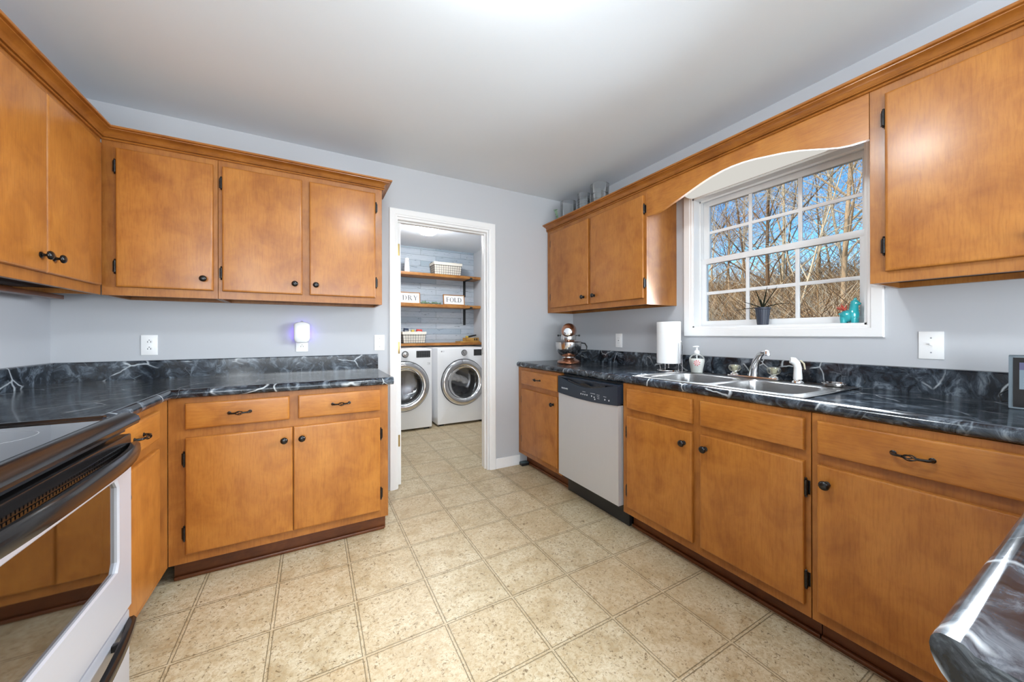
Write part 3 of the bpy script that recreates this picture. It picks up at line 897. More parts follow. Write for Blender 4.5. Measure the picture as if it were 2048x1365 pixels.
m.sweep(bs(), [(-1.814, -ls, 0, 1), (XL + ls, -ls, -1, 1), (XL + ls, -1.2445, -1, 0)])
build('backsplash', m, 'marble', tl, smooth=25)

tr = thing('countertop', (-0.3, -1.7, ZBOT), 'dark marble-look countertop running from the far corner past the sink to the peninsula', 'countertop')
m = MB()
xR, yP = -0.6386, -2.692
SY0, SY1 = -2.110, -1.322      # sink cut-out
P = top_prof(0.637)
# the mitred L; the sink cut-out splits the straight run
m.sweep(P, [(xR, -0.002, 1, 0), (xR, SY1, 1, 0)])
Pf = [q for q in P[:14]] + [(0.052, ZT), (0.052, ZBOT)]
m.sweep(Pf, [(xR, SY1, 1, 0), (xR, SY0, 1, 0)])
m.sweep([(0.560, ZBOT), (0.560, ZT), (0.637, ZT), (0.637, ZBOT)], [(xR, SY1, 1, 0), (xR, SY0, 1, 0)])
m.sweep(P, [(xR, SY0, 1, 0), (xR, yP, 1, -1), (-1.740, yP, 0, -1)])
# clipped peninsula end: the far corner is cut at 45 degrees
rings = []
for base in (0, 1):
    ring = []
    for q, z in P:
        y = yP - q
        x = -1.740 if base == 0 else (-1.7615 - min(q, 0.11) * 0.86)
        ring.append(m.bm.verts.new((x, y, z)))
    rings.append(ring)
n = len(P)
for i in range(n):
    m.bm.faces.new([rings[0][i], rings[0][(i + 1) % n], rings[1][(i + 1) % n], rings[1][i]])
m.bm.faces.new(rings[1]); 
build('worktop', m, 'marble', tr, smooth=35)
m = MB()
m.sweep(bs(), [(-ls, -0.002, 1, 0), (-ls, -3.33, 1, 0)])
build('backsplash', m, 'marble', tr, smooth=25)

# ------------------------------------------------------------------ sink and its fittings
def rrect_ray(a, hx, hy, r):
    """distance from the centre to a rounded rectangle along angle a"""
    dx, dy = cos(a), sin(a)
    lo, hi = 0.0, 3.0
    for _ in range(40):
        mid = (lo + hi) / 2
        x, y = abs(dx * mid), abs(dy * mid)
        ex, ey = max(x - (hx - r), 0), max(y - (hy - r), 0)
        inside = (math.hypot(ex, ey) <= r) and x <= hx and y <= hy
        lo, hi = (mid, hi) if inside else (lo, mid)
    return lo

def ring_pts(cx, cy, hx, hy, r, angs, ox=0, oy=0):
    out = []
    for a in angs:
        d = rrect_ray(a, hx, hy, r)
        out.append((cx + d * cos(a), cy + d * sin(a)))
    return out

sk = thing('kitchen_sink', (-0.33, -1.716, ZT), 'double-bowl stainless sink set in the countertop under the window', 'sink')
m = MB()
SX0, SX1 = -0.600, -0.066
syA, syM, syB = -2.128, -1.7165, -1.303
bowls = [(-1.5285, 0.171), (-1.9050, 0.1725)]
bx0, bx1 = -0.548, -0.192
bcx, bhx = (bx0 + bx1) / 2, (bx1 - bx0) / 2
deck_z = ZT + 0.0035
for (cy, hy), (y0, y1) in zip(bowls, [(syM, syB), (syA, syM)]):
    corners = [math.atan2(y - cy, x - bcx) for x in (SX0, SX1) for y in (y0, y1)]
    angs = sorted([2 * pi * k / 56 - pi + 0.01 for k in range(56)] + corners)
    outer = []
    for a in angs:
        dx, dy = cos(a), sin(a)
        ts = []
        if dx > 1e-9: ts.append((SX1 - bcx) / dx)
        if dx < -1e-9: ts.append((SX0 - bcx) / dx)
        if dy > 1e-9: ts.append((y1 - cy) / dy)
        if dy < -1e-9: ts.append((y0 - cy) / dy)
        tt = min(ts)
        outer.append((bcx + dx * tt, cy + dy * tt))
    R0 = ring_pts(bcx, cy, bhx + 0.005, hy + 0.005, 0.062, angs)
    R1 = ring_pts(bcx, cy, bhx, hy, 0.060, angs)
    R2 = ring_pts(bcx, cy, bhx - 0.010, hy - 0.010, 0.055, angs)
    R3 = ring_pts(bcx, cy, bhx - 0.030, hy - 0.030, 0.045, angs)
    drain = [(bcx + 0.045 * cos(a), cy + 0.045 * sin(a)) for a in angs]
    levels = [(outer, deck_z), (R0, deck_z), (R1, deck_z - 0.004), (R2, ZT - 0.150), (R3, ZT - 0.168), (drain, ZT - 0.172), ([(bcx + 0.036 * cos(a), cy + 0.036 * sin(a)) for a in angs], ZT - 0.178)]
    rg = [[m.bm.verts.new((x, y, z)) for x, y in pts] for pts, z in levels]
    k = len(angs)
    for A, B in zip(rg, rg[1:]):
        for i in range(k):
            m.bm.faces.new([A[i], A[(i + 1) % k], B[(i + 1) % k], B[i]])
    m.bm.faces.new(rg[-1])
bmesh.ops.remove_doubles(m.bm, verts=m.bm.verts, dist=0.0004)
build('basin', m, 'sink_steel', sk, smooth=40)
m = MB()   # raised rolled rim resting on the worktop
rim = [(0.0, ZT + 0.0003), (-0.005, ZT + 0.0008), (-0.007, ZT + 0.003), (-0.005, ZT + 0.0055), (0.0, ZT + 0.0058), (0.007, ZT + 0.0038), (0.007, ZT + 0.0003)]
m.sweep(rim, [(SX0, syB, 1, -1), (SX0, syA, 1, 1), (SX1, syA, -1, 1), (SX1, syB, -1, -1), (SX0, syB, 1, -1)])
bmesh.ops.remove_doubles(m.bm, verts=m.bm.verts, dist=0.0004)
build('rim', m, 'steel', sk, smooth=40)

DZK = deck_z + 0.0006
fx = -0.112
ft = thing('kitchen_faucet', (fx, -1.705, DZK), 'chrome two-handle faucet with clear acrylic knobs on the sink deck', 'faucet')
m = MB(); m.box(fx - 0.026, fx + 0.026, -1.835, -1.578, DZK, DZK + 0.012, 0.005)
build('deck_plate', m, 'chrome', ft)
m = MB()
sp = [(fx, -1.705, DZK + 0.010), (fx - 0.004, -1.710, DZK + 0.050), (fx - 0.018, -1.727, DZK + 0.092), (fx - 0.045, -1.759, DZK + 0.130), (fx - 0.072, -1.790, DZK + 0.147), (fx - 0.098, -1.818, DZK + 0.148)]
m.tube(sp, [0.024, 0.0215, 0.0185, 0.0150, 0.0125, 0.0120], 16)
m.lathe([(0.0130, 0.012), (0.0140, 0.010), (0.0140, -0.012), (0.010, -0.014)], Matrix.Translation((fx - 0.104, -1.825, DZK + 0.146)), 16)
build('spout', m, 'chrome', ft, smooth=60)
for ky in (-1.605, -1.805):
    m = MB(); m.lathe([(0.024, 0.0), (0.022, 0.006), (0.014, 0.010), (0.012, 0.018)], Matrix.Translation((fx, ky, DZK + 0.011)), 20)
    hb = build('handle_base', m, 'chrome', ft, smooth=50)
    m = MB()
    T = Matrix.Translation((fx, ky, DZK + 0.029))
    n = 40
    prof = [(0.017, 0.0), (0.0255, 0.006), (0.0305, 0.016), (0.0315, 0.026), (0.029, 0.033), (0.023, 0.038), (0.010, 0.0405)]
    rings = []
    for r, z in prof:
        rings.append([m.bm.verts.new(T @ Vector(((r - (0.0018 if (i % 2 and 0.003 < z < 0.034) else 0)) * cos(2 * pi * i / n), (r - (0.0018 if (i % 2 and 0.003 < z < 0.034) else 0)) * sin(2 * pi * i / n), z))) for i in range(n)])
    for A, B in zip(rings, rings[1:]):
        for i in range(n):
            m.bm.faces.new([A[i], A[(i + 1) % n], B[(i + 1) % n], B[i]])
    m.bm.faces.new(rings[0][::-1]); m.bm.faces.new(rings[-1])
    build('acrylic_knob', m, 'acrylic', hb, smooth=20)
    m = MB(); m.lathe([(0.011, 0.0), (0.013, 0.016), (0.020, 0.028), (0.020, 0.034)], T, 16)
    build('knob_core', m, plain('cream_core', srgb(214, 208, 180), 0.4), hb, smooth=40)
sy = thing('sink_sprayer', (-0.112, -1.912, DZK), 'white side sprayer standing on the sink deck right of the faucet', 'sprayer')
m = MB(); m.lathe([(0.026, 0), (0.025, 0.006), (0.019, 0.011), (0.017, 0.016)], Matrix.Translation((-0.112, -1.912, DZK)), 20)
build('base', m, 'chrome', sy, smooth=40)
m = MB()
bx, by, bz = -0.112, -1.912, DZK + 0.0165
m.tube([(bx, by, bz), (bx, by, bz + 0.03), (bx - 0.001, by, bz + 0.060), (bx - 0.004, by + 0.004, bz + 0.078), (bx - 0.013, by + 0.014, bz + 0.092), (bx - 0.020, by + 0.024, bz + 0.094)],
       [0.0190, 0.0175, 0.0160, 0.0170, 0.0180, 0.0150], 16)
build('spray_head', m, 'white_plastic', sy, smooth=60)
m = MB(); m.tube([(bx + 0.004, by - 0.010, bz + 0.094), (bx + 0.012, by - 0.021, bz + 0.078), (bx + 0.014, by - 0.025, bz + 0.050)], [0.006, 0.0065, 0.005], 8, flat=0.6)
build('trigger', m, plain('ivory_trigger', srgb(224, 214, 186), 0.4), sy, smooth=60)
st = thing('sink_strainer', (-0.128, -2.060, DZK), 'round metal sink strainer lying on the right end of the sink deck', 'strainer')
m = MB(); m.lathe([(0.030, 0.0), (0.038, 0.006), (0.042, 0.013), (0.046, 0.015), (0.046, 0.017), (0.036, 0.018), (0.030, 0.008), (0.004, 0.006)], Matrix.Translation((-0.128, -2.060, DZK)), 28)
build('basket', m, 'steel', st, smooth=40)
m = MB(); m.lathe([(0.004, 0.006), (0.005, 0.012), (0.009, 0.014), (0.009, 0.018), (0.004, 0.020)], Matrix.Translation((-0.128, -2.060, DZK)), 14)
build('post_knob', m, 'steel', st, smooth=40)

# ------------------------------------------------------------------ dishwasher
DWY0, DWY1 = -1.2415, -0.6405
dw = thing('dishwasher', (-0.35, -0.94, 0), 'stainless dishwasher with a dark control panel between the far base cabinets', 'dishwasher')
dx = -0.652
m = MB(); m.box(-0.600, -0.03, DWY0 + 0.004, DWY1 - 0.004, 0.10, 0.868)
build('tub', m, 'black_plastic', dw, smooth=0)
def dwcurve(y):        # lower edge of the panel
    s_ = (y - (DWY0 + DWY1) / 2) / 0.30
    return 0.737 - 0.013 * (1 - s_ * s_)
def bulge(z): return 0.0
ys = [DWY0 + 0.006 + (DWY1 - DWY0 - 0.012) * k / 16 for k in range(17)]
m = MB()
poly = [(ys[0], 0.142), (ys[-1], 0.142)] + [(y, dwcurve(y) - 0.001) for y in ys[::-1]]
m.prism(poly, lambda a, b, t_: (t_, a, b), dx, -0.602)
build('door', m, 'stainless', dw, smooth=30)
m = MB()
px = dx - 0.006
zt_ = 0.8555
# panel with a crescent finger recess along its top
poly = [(y, dwcurve(y)) for y in ys] + [(ys[-1], zt_), (ys[0], zt_)]
rec = lambda y: 0.8555 - 0.006 - 0.040 * max(0, 1 - ((y - (DWY0 + DWY1) / 2) / 0.245) ** 2)
# face below the recess, lip above
face = [(y, dwcurve(y)) for y in ys] + [(y, rec(y)) for y in ys[::-1]]
m.prism(face, lambda a, b, t_: (t_, a, b), px, px + 0.022)
m.box(px, px + 0.020, ys[0], ys[-1], zt_ - 0.0058, zt_ + 0.004, 0.002)
m.box(px + 0.020, -0.602, ys[0], ys[-1], 0.745, zt_ + 0.004)
cp = build('control_panel', m, 'navy_panel', dw, smooth=30)
m = MB()
m.prism([(y, rec(y) + 0.0004) for y in ys[3:14]] + [(y, rec(y) + 0.010) for y in ys[3:14][::-1]], lambda a, b, t_: (t_, a, b), px + 0.007, px + 0.0195)
build('latch_recess', m, 'black_plastic', cp, smooth=0)
m = MB()
m.prism([(-0.94 + 0.055 * k / 6 - 0.0, 0.826 + 0.010 * (1 - (k / 6) ** 2)) for k in range(-6, 7)] + [(-0.94 + 0.055 * k / 6, 0.826 - 0.006 * (1 - (k / 6) ** 2) - 0.001) for k in range(6, -7, -1)], lambda a, b, t_: (t_, a, b), px + 0.001, px + 0.0068)
build('latch', m, 'black_gloss', cp, smooth=0)
TT = lambda y, z: frameT((px - 0.0006, y, z), (0, -1, 0), (0, 0, 1))
text('lettering', 'FRIGIDAIRE', TT(-0.690, 0.7705), 0.0145, 'print_white', cp, 0.0003)
m = MB()
rs = random.Random(4)
for jb, (y, z) in enumerate([(-0.905, 0.762), (-0.925, 0.762), (-0.945, 0.762), (-0.965, 0.762), (-1.010, 0.762), (-1.034, 0.758), (-1.040, 0.746), (-1.130, 0.757), (-1.165, 0.757)]):
    m = MB(); m.lathe([(0.005, 0), (0.005, 0.0005)], axisT((px - 0.0001, y, z), (-1, 0, 0)), 10)
    build('button', m, 'print_white', cp, smooth=0)
for y, z, w_ in [(-0.935, 0.778, 0.03), (-1.02, 0.778, 0.045), (-1.07, 0.776, 0.025), (-1.072, 0.765, 0.018), (-1.072, 0.754, 0.018), (-1.13, 0.774, 0.025)]:
    m = MB(); m.box(px - 0.0006, px - 0.0001, y - w_ / 2, y + w_ / 2, z, z + 0.0022); build('panel_print', m, 'print_white', cp, smooth=0)
m = MB(); m.box(-0.565, -0.545, DWY0 + 0.004, DWY1 - 0.004, 0.003, 0.137, 0.001); m.box(-0.602, -0.545, DWY0 + 0.01, DWY1 - 0.01, 0.125, 0.137)
build('kick_plate', m, 'black_plastic', dw)
for ya in (DWY0 + 0.02, DWY1 - 0.06):
    m = MB(); m.box(-0.54, -0.10, ya, ya + 0.04, 0, 0.1); build('foot_rail', m, 'black_plastic', dw, smooth=0)

# ------------------------------------------------------------------ range
RY0, RY1 = -2.010, -1.2490
rg_ = thing('electric_range', (-3.05, -1.63, 0), 'stainless and black electric range on the left wall', 'range')
xd = -2.722      # door face
m = MB(); m.box(-3.40, -2.775, RY0 + 0.003, RY1 - 0.003, 0.02, 0.885, 0.002); m.box(-3.35, -2.83, RY0 + 0.03, RY1 - 0.03, 0.0, 0.02)
build('body', m, 'black_gloss', rg_, smooth=0)
m = MB()   # raised rim and front lip of the cooktop
rim = [(0.0, 0.886), (-0.0, 0.912), (0.004, 0.921), (0.012, 0.925), (0.022, 0.924), (0.030, 0.918), (0.030, 0.886)]
lip = [(-0.006, 0.892), (-0.010, 0.902), (-0.006, 0.914), (0.004, 0.921), (0.020, 0.926), (0.040, 0.924), (0.054, 0.918), (0.054, 0.886)]
m.sweep(rim, [(-3.33, RY1, 0, -1), (-2.775, RY1, 0, -1)])
m.sweep(rim, [(-3.33, RY0, 0, 1), (-2.775, RY0, 0, 1)])
ysr = [RY1 - 0.006, RY1, RY0, RY0 + 0.006]
m.sweep(lip, [(-2.712, RY1, -1, 0), (-2.712, RY0, -1, 0)])
m.box(-2.790, -2.764, RY0, RY1, 0.886, 0.917)
build('cooktop_rim', m, 'black_gloss', rg_, smooth=40)
m = MB(); m.box(-3.33, -2.764, RY0 + 0.028, RY1 - 0.028, 0.886, 0.9175)
gl = build('cooktop_glass', m, plain('ceramic_glass', (0.02, 0.02, 0.021, 1), 0.05, 0, 0.9, 0.8, 0.02), rg_, smooth=0)
for cx_, cy_, r_ in [(-2.92, -1.45, 0.09), (-2.92, -1.81, 0.11), (-3.17, -1.45, 0.11), (-3.17, -1.81, 0.09)]:
    m = MB(); m.lathe([(r_ - 0.002, 0.9176), (r_ - 0.002, 0.9179), (r_, 0.9179), (r_, 0.9176)], Matrix.Translation((cx_, cy_, 0)), 40, (False, False))
    build('burner_ring', m, 'grey_ink', gl, smooth=0)
m = MB(); m.box(-3.418, -3.335, RY0, RY1, 0.886, 1.11, 0.008)
bg = build('backguard', m, 'black_gloss', rg_)
for y in (-1.36, -1.46, -1.80, -1.90):
    m = MB(); m.lathe([(0.022, 0), (0.020, 0.02), (0.006, 0.022)], axisT((-3.335, y, 1.03), (1, 0, 0)), 18)
    build('control_knob', m, 'black_plastic', bg, smooth=40)
m = MB()   # vent trim below the cooktop lip
m.box(-2.775, -2.735, RY0 + 0.002, RY1 - 0.002, 0.868, 0.886, 0.002)
build('vent_trim', m, 'black_plastic', rg_)
# oven door: stainless frame, black top band, window
m = MB()
z0, z1 = 0.338, 0.862
wy0, wy1, wz0, wz1 = RY0 + 0.080, RY1 - 0.080, 0.480, 0.752
cyd, czd = (RY0 + RY1) / 2, (wz0 + wz1) / 2
zb0, zb1 = z0, 0.800
corners = [math.atan2(z - czd, y - cyd) for y in (RY0 + 0.004, RY1 - 0.004) for z in (zb0, zb1)]
angs = sorted([2 * pi * k / 72 - pi + 0.003 for k in range(72)] + corners)
def rect_ring(y0, y1, za, zb):
    out = []
    for a in angs:
        dy, dz = cos(a), sin(a)
        ts = []
        if dy > 1e-9: ts.append((y1 - cyd) / dy)
        if dy < -1e-9: ts.append((y0 - cyd) / dy)
        if dz > 1e-9: ts.append((zb - czd) / dz)
        if dz < -1e-9: ts.append((za - czd) / dz)
        tt = min(ts); out.append((cyd + dy * tt, czd + dz * tt))
    return out
Ro = rect_ring(RY0 + 0.004, RY1 - 0.004, zb0, zb1)
Ri = ring_pts(cyd, czd, (wy1 - wy0) / 2, (wz1 - wz0) / 2, 0.022, angs)
Ri2 = ring_pts(cyd, czd, (wy1 - wy0) / 2 - 0.005, (wz1 - wz0) / 2 - 0.005, 0.018, angs)
lev = [(Ro, xd - 0.048), (Ro, xd), (Ri, xd), (Ri2, xd - 0.004), (Ri2, xd - 0.010), (Ro, xd - 0.048)]
rr = [[m.bm.verts.new((x, y, z)) for y, z in ring] for ring, x in lev]
k = len(angs)
for A, B in zip(rr, rr[1:]):
    for i in range(k):
        m.bm.faces.new([A[i], A[(i + 1) % k], B[(i + 1) % k], B[i]])
bmesh.ops.remove_doubles(m.bm, verts=m.bm.verts, dist=0.00005)
od = build('oven_door', m, 'range_steel', rg_, smooth=25)
m = MB(); m.box(xd - 0.0135, xd - 0.0095, wy0 - 0.005, wy1 + 0.005, wz0 - 0.005, wz1 + 0.005)
build('oven_window', m, 'oven_glass', od, smooth=0)
m = MB(); m.box(xd - 0.050, xd - 0.047, wy0 - 0.01, wy1 + 0.01, wz0 - 0.01, wz1 + 0.01)
build('oven_cavity', m, 'black_plastic', od, smooth=0)
m = MB(); m.box(xd - 0.048, xd + 0.001, RY0 + 0.004, RY1 - 0.004, 0.8005, z1, 0.004)
build('door_top_band', m, 'black_gloss', od)
m = MB()
for k in range(60):
    y = RY0 + 0.05 + (RY1 - RY0 - 0.10) * k / 59
    m.box(xd + 0.0004, xd + 0.0030, y - 0.0035, y + 0.0035, 0.808, 0.815); m.box(xd + 0.0004, xd + 0.0030, y - 0.0035, y + 0.0035, 0.819, 0.826); m.box(xd + 0.0004, xd + 0.0030, y - 0.0035, y + 0.0035, 0.830, 0.837)
vg = build('vent_grille', m, 'black_gloss', od, smooth=0)
m = MB()   # bowed handle
hp = []
for j in range(15):
    s_ = -1 + 2 * j / 14
    hp.append((xd + 0.012 + 0.046 * (1 - abs(s_) ** 2.6), cyd + s_ * 0.372, 0.822 + 0.012 * (1 - s_ * s_) - 0.006))
secs = []
for p in hp:
    secs.append([m.bm.verts.new((p[0] + a, p[1], p[2] + b)) for a, b in [(-0.012, 0.018), (0.002, 0.022), (0.010, 0.014), (0.012, -0.002), (0.008, -0.018), (-0.002, -0.026), (-0.012, -0.024), (-0.015, 0.0)]])
for A, B in zip(secs, secs[1:]):
    for i in range(8):
        m.bm.faces.new([A[i], A[(i + 1) % 8], B[(i + 1) % 8], B[i]])
m.bm.faces.new(secs[0][::-1]); m.bm.faces.new(secs[-1])
build('handle', m, 'black_gloss', od, smooth=50)
# storage drawer
m = MB(); m.box(xd - 0.048, xd - 0.002, RY0 + 0.004, RY1 - 0.004, 0.060, 0.327, 0.010)
sd = build('drawer', m, 'range_steel', rg_)
m = MB()
hp = []
for j in range(15):
    s_ = -1 + 2 * j / 14
    hp.append((xd + 0.006 + 0.030 * (1 - abs(s_) ** 2.4), cyd + s_ * 0.368, 0.288))
secs = []
for p in hp:
    secs.append([m.bm.verts.new((p[0] + a, p[1], p[2] + b)) for a, b in [(-0.010, 0.014), (0.002, 0.016), (0.008, 0.008), (0.008, -0.010), (0.0, -0.018), (-0.010, -0.014)]])
for A, B in zip(secs, secs[1:]):
    for i in range(6):
        m.bm.faces.new([A[i], A[(i + 1) % 6], B[(i + 1) % 6], B[i]])
m.bm.faces.new(secs[0][::-1]); m.bm.faces.new(secs[-1])
for y in (cyd + 0.26, cyd - 0.26):
    m.box(xd - 0.003, xd + 0.026, y - 0.008, y + 0.008, 0.279, 0.297, 0.002)
build('drawer_handle', m, 'black_gloss', sd, smooth=50)

# ------------------------------------------------------------------ wall plates and plug-in
def plate(F, u, z, label, kind, name):
    t = thing(name, F(u, 0, z - 0.057), label, {'outlet': 'outlet', 'switch': 'light switch', 'gfci': 'outlet'}[kind])
    m = MB(); fbox(m, F, u - 0.035, u + 0.035, 0.0002, 0.0055, z - 0.057, z + 0.057, 0.0022, 2)
    build('cover_plate', m, 'white_plastic', t)
    if kind == 'outlet':
        for dz in (-0.020, 0.020):
            m = MB()
            m.prism([(0.017 * (abs(cos(a)) ** 0.8) * (1 if cos(a) > 0 else -1), 0.0135 * sin(a)) for a in [2 * pi * k / 24 for k in range(24)]], lambda a, b, t_: F(u + a, t_, z + dz + b), 0.005, 0.0072)
            rc = build('receptacle', m, 'white_plastic', t)
            m = MB()
            for du in (-0.0065, 0.0065):
                fbox(m, F, u + du - 0.0013, u + du + 0.0013, 0.0071, 0.0076, z + dz - 0.006, z + dz + 0.003)
            m.lathe([(0.0025, 0), (0.0025, 0.0005)], axisT(F(u, 0.0071, z + dz + 0.008), fdir(F)), 10)
            build('slots', m, 'slot_dark', rc, smooth=0)
    elif kind == 'gfci':
        m = MB(); fbox(m, F, u - 0.0165, u + 0.0165, 0.0055, 0.0078, z - 0.033, z + 0.033, 0.001, 1)
        rc = build('receptacle', m, 'white_plastic', t)
        m = MB()
        for dz in (-0.020, 0.020):
            for du in (-0.0065, 0.0065):
                fbox(m, F, u + du - 0.0012, u + du + 0.0012, 0.0078, 0.0082, z + dz - 0.004, z + dz + 0.004)
        fbox(m, F, u - 0.006, u + 0.006, 0.0078, 0.0086, z - 0.004, z + 0.004)
        build('slots', m, 'grey_ink', rc, smooth=0)
    else:
        m = MB(); fbox(m, F, u - 0.005, u + 0.005, 0.0055, 0.0065, z - 0.012, z + 0.012, 0.0004, 1)
        T = frameT(F(u, 0.006, z), udir(F), fdir(F))
        fbox(m, F, u - 0.0035, u + 0.0035, 0.006, 0.015, z + 0.001, z + 0.009, 0.001, 1)
        build('toggle', m, 'white_plastic', t)
        for dz in (-0.030, 0.030):
            m = MB(); m.lathe([(0.003, 0), (0.0025, 0.0008)], axisT(F(u, 0.0054, z + dz), fdir(F)), 10)
            build('screw', m, 'grey_ink', t, smooth=0)
    return t
plate(FB, -3.043, 1.106, 'white duplex outlet near the left corner above the backsplash', 'outlet', 'wall_outlet')
plate(FB, -2.294, 1.106, 'white outlet carrying the glowing plug-in freshener', 'outlet', 'wall_outlet')
plate(FB, -1.801, 1.103, 'white light switch just left of the laundry doorway', 'switch', 'light_switch')
plate(FR, -0.606, 1.108, 'white outlet between stand mixer and paper towels', 'gfci', 'wall_outlet')
plate(FR, -2.333, 1.114, 'white light switch right of the kitchen window', 'switch', 'light_switch')

af = thing('plug_in_air_freshener', (-2.294, -0.0085, 1.10), 'white plug-in air freshener glowing violet against the wall', 'air freshener')
m = MB()
cxp, w2 = -2.2935, 0.0465
out = []
for k in range(9):
    a = pi * k / 8
    out.append((cxp + w2 * cos(a), 1.226 + 0.022 * sin(a)))
out += [(cxp - w2, 1.135), (cxp - w2 + 0.006, 1.120), (cxp - w2 + 0.018, 1.110), (cxp + w2 - 0.018, 1.110), (cxp + w2 - 0.006, 1.120), (cxp + w2, 1.135)]
def af_fn(dep):
    return dep
inset = lambda k: [(cxp + (a - cxp) * k, 1.178 + (b - 1.178) * k) for a, b in out]
lay = [(inset(0.97), -0.030), (inset(1.0), -0.036), (inset(1.0), -0.050), (inset(0.95), -0.060), (inset(0.80), -0.066), (inset(0.4), -0.069)]
rr = [[m.bm.verts.new((a, y, b)) for a, b in ring] for ring, y in lay]
k = len(out)
for A, B in zip(rr, rr[1:]):
    for i in range(k):
        m.bm.faces.new([A[i], A[(i + 1) % k], B[(i + 1) % k], B[i]])
m.bm.faces.new(rr[0][::-1]); m.bm.faces.new(rr[-1])
build('shell', m, 'white_plastic', af, smooth=40)
m = MB(); m.box(cxp - 0.030, cxp + 0.030, -0.0300, -0.0085, 1.118, 1.222, 0.003)
build('back_housing', m, 'white_plastic', af)
for q0, q1, z0_, z1_ in ((cxp - 0.0335, cxp - 0.0305, 1.14, 1.20), (cxp + 0.0305, cxp + 0.0335, 1.14, 1.20), (cxp - 0.010, cxp + 0.010, 1.2225, 1.2255)):
    m = MB(); m.box(q0, q1, -0.026, -0.014, z0_, z1_); build('led_strip', m, 'violet_led', af, smooth=0)
m = MB(); m.lathe([(0.008, 0), (0.008, 0.003)], axisT((cxp, -0.0505, 1.246), (0, -1, 0.3)), 16)
build('vent', m, 'grey_ink', af)

# ------------------------------------------------------------------ things on the right counter
# stand mixer (front faces the camera)
mx = thing('stand_mixer', (-0.285, -0.300, ZT + 0.0005), 'copper stand mixer with steel bowl in the far corner of the counter', 'mixer')
O = Vector(mx.location)
def L(x, y, z): return O + Vector((x, y, z))       # +x is towards the front of the mixer
m = MB()
poly = []
for j in range(28):
    a = 2 * pi * j / 28
    poly.append((0.02 + 0.155 * cos(a), 0.098 * sin(a) * (1.0 if cos(a) > -0.2 else 0.9)))
prof = [(1.0, 0.0), (1.03, 0.006), (1.0, 0.016), (0.86, 0.026), (0.62, 0.034), (0.55, 0.045)]
rr = [[m.bm.verts.new(L(0.02 + (a - 0.02) * s_, b * s_, z)) for a, b in poly] for s_, z in prof]
for A, B in zip(rr, rr[1:]):
    for i in range(28):
        m.bm.faces.new([A[i], A[(i + 1) % 28], B[(i + 1) % 28], B[i]])
m.bm.faces.new(rr[0][::-1]); m.bm.faces.new(rr[-1])
m.tube([L(-0.10, 0, 0.02), L(-0.105, 0, 0.10), L(-0.110, 0, 0.18), L(-0.105, 0, 0.235)], [0.052, 0.043, 0.042, 0.048], 20)
build('base_and_column', m, 'copper', mx, smooth=60)
m = MB()
hp = [(-0.175, 0.268, 0.020), (-0.165, 0.268, 0.044), (-0.13, 0.270, 0.058), (-0.06, 0.275, 0.066), (0.02, 0.276, 0.066), (0.08, 0.274, 0.063), (0.125, 0.270, 0.055), (0.150, 0.266, 0.042), (0.160, 0.263, 0.020)]
m.tube([L(x, 0, z) for x, z, r in hp], [r for x, z, r in hp], 24)
mh = build('motor_head', m, 'copper', mx, smooth=60)
m = MB()
m.tube([L(0.157, 0, 0.266), L(0.162, 0, 0.266), L(0.172, 0, 0.266), L(0.174, 0, 0.266)], [0.036, 0.036, 0.030, 0.020], 20)
build('hub_cap', m, 'chrome', mh, smooth=40)
m = MB()
m.lathe([(0.058, 0.196), (0.064, 0.200), (0.066, 0.222), (0.064, 0.240), (0.055, 0.245)], Matrix.Translation(O + Vector((0.075, 0, 0))), 28)
build('steel_band', m, 'steel', mh, smooth=40)
for s_ in (-1, 1):
    m = MB(); m.tube([L(0.05, s_ * 0.062, 0.235), L(0.05, s_ * 0.084, 0.235)], 0.004, 8); m.ball(L(0.05, s_ * 0.088, 0.235), 0.009, 0.009, 0.009, 12, 8)
    build('lever_knob', m, 'black_plastic', mh, smooth=50)
m = MB(); m.lathe([(0.018, 0.196), (0.018, 0.170), (0.012, 0.150), (0.010, 0.12)], Matrix.Translation(O + Vector((0.075, 0, 0))), 16)
build('beater_shaft', m, 'copper', mh, smooth=40)
m = MB()
bp_ = [(0.045, 0.046), (0.050, 0.048), (0.048, 0.056), (0.070, 0.070), (0.092, 0.092), (0.104, 0.120), (0.109, 0.150), (0.110, 0.178), (0.113, 0.180), (0.110, 0.182), (0.107, 0.178), (0.105, 0.150), (0.100, 0.120), (0.088, 0.094), (0.066, 0.073), (0.02, 0.068)]
m.lathe(bp_, Matrix.Translation(O + Vector((0.075, 0, 0))), 40, (True, True))
bo = build('bowl', m, 'steel', mx, smooth=50)
m = MB()
m.tube([L(0.065, 0.106, 0.172), L(0.055, 0.136, 0.168), L(0.047, 0.152, 0.140), L(0.050, 0.148, 0.104), L(0.062, 0.108, 0.098)], 0.006, 10)
build('bowl_handle', m, 'black_plastic', bo, smooth=60)
mx.rotation_euler = (0, 0, math.atan2(-2.79 + 0.30, -2.233 + 0.285) - 0.05)

